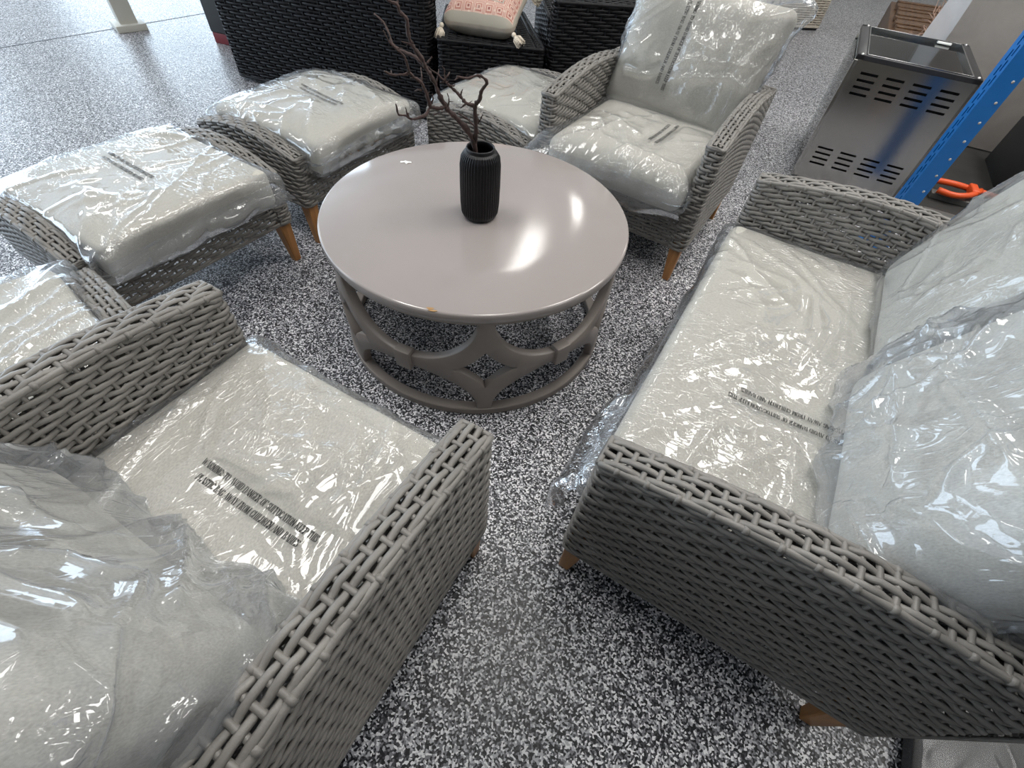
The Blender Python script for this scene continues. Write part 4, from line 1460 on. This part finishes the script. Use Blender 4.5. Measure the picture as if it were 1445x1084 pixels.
def slotted_panel(g, w, z0, z1, slots, th=.012):
    """steel sheet in the xz plane with real slots: strips around the openings"""
    xs = sorted({0, w, *[s[0] for s in slots], *[s[1] for s in slots]})
    zs = sorted({z0, z1, *[s[2] for s in slots], *[s[3] for s in slots]})
    for i in range(len(xs) - 1):
        for j in range(len(zs) - 1):
            xm, zm = (xs[i] + xs[i + 1]) / 2, (zs[j] + zs[j + 1]) / 2
            if any(s[0] < xm < s[1] and s[2] < zm < s[3] for s in slots):
                continue
            V = [(xs[i], 0, zs[j]), (xs[i + 1], 0, zs[j]), (xs[i + 1], 0, zs[j + 1]), (xs[i], 0, zs[j + 1])]
            g.add(V, [(0, 1, 2, 3)])
    for s in slots:
        a, b, c, d = s
        V = [(a, 0, c), (b, 0, c), (b, 0, d), (a, 0, d), (a, th, c), (b, th, c), (b, th, d), (a, th, d)]
        g.add(V, [(0, 4, 5, 1), (1, 5, 6, 2), (2, 6, 7, 3), (3, 7, 4, 0)])


slots = []
for c in range(4):
    xa = .045 + c * .122
    for r_ in range(4):
        z = .115 + r_ * .028
        slots.append((xa, xa + .082, z, z + .010))
        z = .475 + r_ * .030
        slots.append((xa, xa + .082, z, z + .011))
g = G(); slotted_panel(g, CW, .03, CH, slots); g.build('slotted_panel', M['steel'], cab, smooth=False)
g = G(); g.box(.02, CW - .02, .014, .018, .10, .60); g.build('slot_shade_sheet', M['slot'], cab, smooth=False)  # black sheet added so the slots show the shade inside
g = G(); g.rbox(-.014, .004, -.006, .03, .03, CH, .002); g.build('corner_post', M['steel'], cab, auto=40)
g = G(); g.box(0, CW, .02, CD, .03, .06); g.box(.03, CW - .03, .03, CD - .03, 0, .03); g.build('base', M['dark_rim'], cab, smooth=False)
g = G(); g.box(CW - .012, CW, .0, CD, .05, CH); g.build('end_panel', M['steel'], cab, smooth=False)
g = G(); g.box(-.012, -.006, .03, CD, .04, CH - .02); g.build('glass_pane', M['glass'], cab, smooth=False)
g = G(); g.box(.0, CW - .012, CD - .008, CD - .002, .06, CH - .03); g.build('glass_pane', M['glass'], cab, smooth=False)
g = G()
for (a, b) in (((-.012, 0), (CW, .014)), ((-.012, CD - .03), (CW, CD)), ((-.012, .0), (.03, CD)), ((CW - .04, 0), (CW, CD))):
    g.rbox(a[0], b[0], a[1], b[1], CH, CH + .022, .003)
g.build('top_rim', M['dark_rim'], cab, auto=40)
g = G()
for (a, b) in (((.03, .014), (CW - .04, .020)), ((.03, CD - .036), (CW - .04, CD - .03)), ((.03, .014), (.036, CD - .03)), ((CW - .046, .014), (CW - .04, CD - .03))):
    g.rbox(a[0], b[0], a[1], b[1], CH - .012, CH + .026, .002)
g.build('rim_trim', M['steel_rim'], cab, auto=40)
g = G(); g.box(.03, CW - .04, .014, CD - .03, CH + .004, CH + .008); g.build('glass_top', M['glass'], cab, smooth=False)
g = G()
g.lathe(np.array([(0, .006), (.006, .005), (.008, 0)]), 10)
screw = None
for (x, y) in ((.02, CD - .015), (CW - .02, CD - .015), (CW - .02, .02), (.01, .01)):
    if screw is None:
        screw = g.build('screw', M['steel_rim'], cab)
        sc_ = screw
    else:
        sc_ = screw.copy()
        COL.objects.link(sc_)
    sc_.location = (x, y, CH + .022)
g = G(); g.rbox(CW - .16, CW - .09, CD - .048, CD - .038, CH + .012, CH + .022, .004); g.build('latch', M['paper'], cab)

# ================================================================== RACK POST, PANEL, STORAGE
rp_ = thing('rack_post', (1.765, 2.25, 0), rad(-97), 'blue slotted steel rack post rising behind the loveseat', 'rack post')
PW = .085
g = G()
slots = []
z = .06
while z < 2.5:
    slots.append((.018, .026, z, z + .036))
    slots.append((.034, .042, z + .018, z + .054))
    z += .05
slotted_panel(g, .052, 0, 2.6, slots, th=.004)
for v in g.V:
    pass
front = G(); front.add(g.verts(), g.F)
front.build('slotted_face', M['blue'], rp_, smooth=False)
g = G()
g.box(.052, .056, 0, PW, 0, 2.6)
g.box(-.004, .0, 0, PW, 0, 2.6)
g.box(.0, .012, PW - .004, PW, 0, 2.6)
g.box(.040, .052, PW - .004, PW, 0, 2.6)
g.box(0, .052, .010, .012, 0, 2.6)
g.build('channel', M['blue'], rp_, smooth=False)
g = G()
for z in np.arange(.08, 2.55, .075):
    for yy in (.062,):
        n0 = g.n
        g.tube([(.0558, yy, z), (.0572, yy, z)], .0055, 10)
g.build('punched_hole', M['hole'], rp_)['kind'] = 'stuff'
g = G(); g.rbox(-.03, .09, -.02, PW + .03, 0, .006, .002); g.build('foot_plate', M['blue'], rp_, auto=40)

pn = thing('stone_slab', (2.42, 3.635, 0), math.atan2(-.40, .915), 'tall grey-beige slab wrapped in plastic behind the display cabinet', 'slab')
g = G(); g.rbox(0, .70, 0, .035, .08, 2.2, .003); g.build('board', M['slab'], pn, auto=40)
V, F = rounded_box((.36, .026, 1.07), .02, 40)
V = V + np.array((.35, .0175, 1.145))
g = G(); g.add(V + np.stack([0 * V[:, 0], -crumple(V, 91, .008), 0 * V[:, 0]], -1), F)
g.build('plastic_wrap', M['film_dark'], pn)
g = G()
zz = np.linspace(.1, 2.2, 60)
for k in range(1):
    A = np.stack([np.full(60, -.10) + .012 * np.sin(zz * 9), np.full(60, .01), zz], -1)
    B = np.stack([np.full(60, .015), np.full(60, -.012), zz], -1)
    t = np.linspace(0, 1, 10)[:, None, None]
    P = A[None] * (1 - t) + B[None] * t
    P[..., 1] -= crumple(P, 92, .012)
    g.grid(P)
g.build('wrap_edge', M['white_plastic'], pn)

cr = thing('storage_crate', (2.16, 2.66, 0), rad(-24), 'dark low pallet with a black box under the wrapped slab, right of the rack post', 'pallet')
g = G(); g.rbox(0, 1.9, -.30, 1.5, .0, .075, .006); g.build('base', M['crate'], cr, auto=40)
g = G(); g.rbox(.45, 1.9, .22, .85, .075, .34, .006); g.build('box', M['black_box'], cr, auto=40)
for (p, q, lab) in (((2.25, 2.66), (2.95, 2.37), 'grey metal bar lying on the dark pallet beyond the orange clamp'), ((2.10, 2.44), (2.75, 2.15), 'grey metal bar lying on the dark pallet nearer the loveseat')):
    p, q = np.array(p), np.array(q)
    d_ = q - p
    L = np.linalg.norm(d_)
    g = G(); g.rbox(0, L, -.03, .03, 0, .03, .004)
    o = g.build('metal_bar', M['grey_metal'], auto=40)
    o.location = (*p, .076)
    o.rotation_euler = (0, 0, math.atan2(d_[1], d_[0]))
    tag(o, lab, 'bar', 'grey metal bars')
cl = thing('spring_clamp', (2.37, 2.66, .106), rad(-20), 'orange plastic clamp lying by the foot of the blue rack post', 'clamp')
g = G(); g.tube(smooth_line([(-.14, .05, .02), (-.02, .04, .03), (.10, .05, .02), (.22, .02, .02)]), .016, 8); g.build('handle', M['orange'], cl)
g = G(); g.tube(smooth_line([(-.10, -.07, .02), (-.02, -.09, .02), (.06, -.06, .03), (.12, .03, .03)]), .016, 8); g.build('handle', M['orange'], cl)
g = G(); g.rbox(.06, .10, -.04, .06, .01, .05, .008); g.build('jaw', M['orange'], cl)

# stack of brown slats, carton and twig bundle at the top right
rs = np.random.RandomState(12)
sl_ang = math.atan2(-.25, 1.0)
for i in range(14):
    g = G(); g.rbox(0, .52, 0, .075, 0, .034, .006)
    o = g.build('wooden_slat', M['brown_slat'], auto=40)
    o.location = (2.93 + i * .060 + rs.uniform(-.012, .012), 4.98 + i * .125, .25 + .004 * (i % 3))
    o.rotation_euler = (0, 0, sl_ang + rs.uniform(-.03, .03))
    tag(o, 'brown wooden slat in the row of slats behind the display cabinet', 'slat', 'brown wooden slats')
g = G(); g.rbox(0, .60, 0, 2.1, 0, .248, .006)
o = g.build('pallet_box', M['brown_slat'], auto=40)
o.location = (2.86, 4.92, 0)
o.rotation_euler = (0, 0, rad(-25))
tag(o, 'long brown wooden box carrying the row of brown slats', 'box')
cdb = G(); cdb.rbox(0, .012, 0, .34, 0, .26, .003)
o = cdb.build('cardboard_sheet', M['card'], auto=40)
o.location = (2.79, 4.99, 0)
o.rotation_euler = (0, rad(-6), rad(-25))
tag(o, 'small sheet of tan cardboard leaning on the side of the brown wooden box', 'cardboard')
tw = G()
for i in range(70):
    p = np.array((rs.uniform(3.22, 3.46), rs.uniform(4.82, 5.2), .292 + rs.uniform(0, .06)))
    d_ = np.array((.35, .9, .05)) + rs.normal(0, .35, 3)
    q = [p]
    for s in range(5):
        q.append(q[-1] + d_ * .06 + rs.normal(0, .012, 3))
    tw.tube(q, np.linspace(.007, .003, 6), 5)
o = tw.build('twig_bundle', M['twig'])
tag(o, 'loose bundle of pale brown twigs beside the wooden slats', 'twigs', kind='stuff')

# dark wrapped board behind the loveseat, bottom right
db = thing('wrapped_board', (1.01, 0.125, 0), rad(-28), 'dark film-wrapped board on the floor behind the near end of the loveseat', 'board')
g = G(); g.rbox(0, 1.2, -.9, .3, 0, .035, .004); g.build('board', M['dark_slab'], db, auto=40)
V, F = rounded_box((.605, .605, .022), .02, 40)
V = V + np.array((.60, -.30, .0195))
up = V[:, 2] > .02
V[:, 2] += np.where(up, crumple(V, 95, .004), 0)
V[:, 2] = np.maximum(V[:, 2], .001)
g = G(); g.add(V, F); g.build('plastic_wrap', M['film_dull'], db)
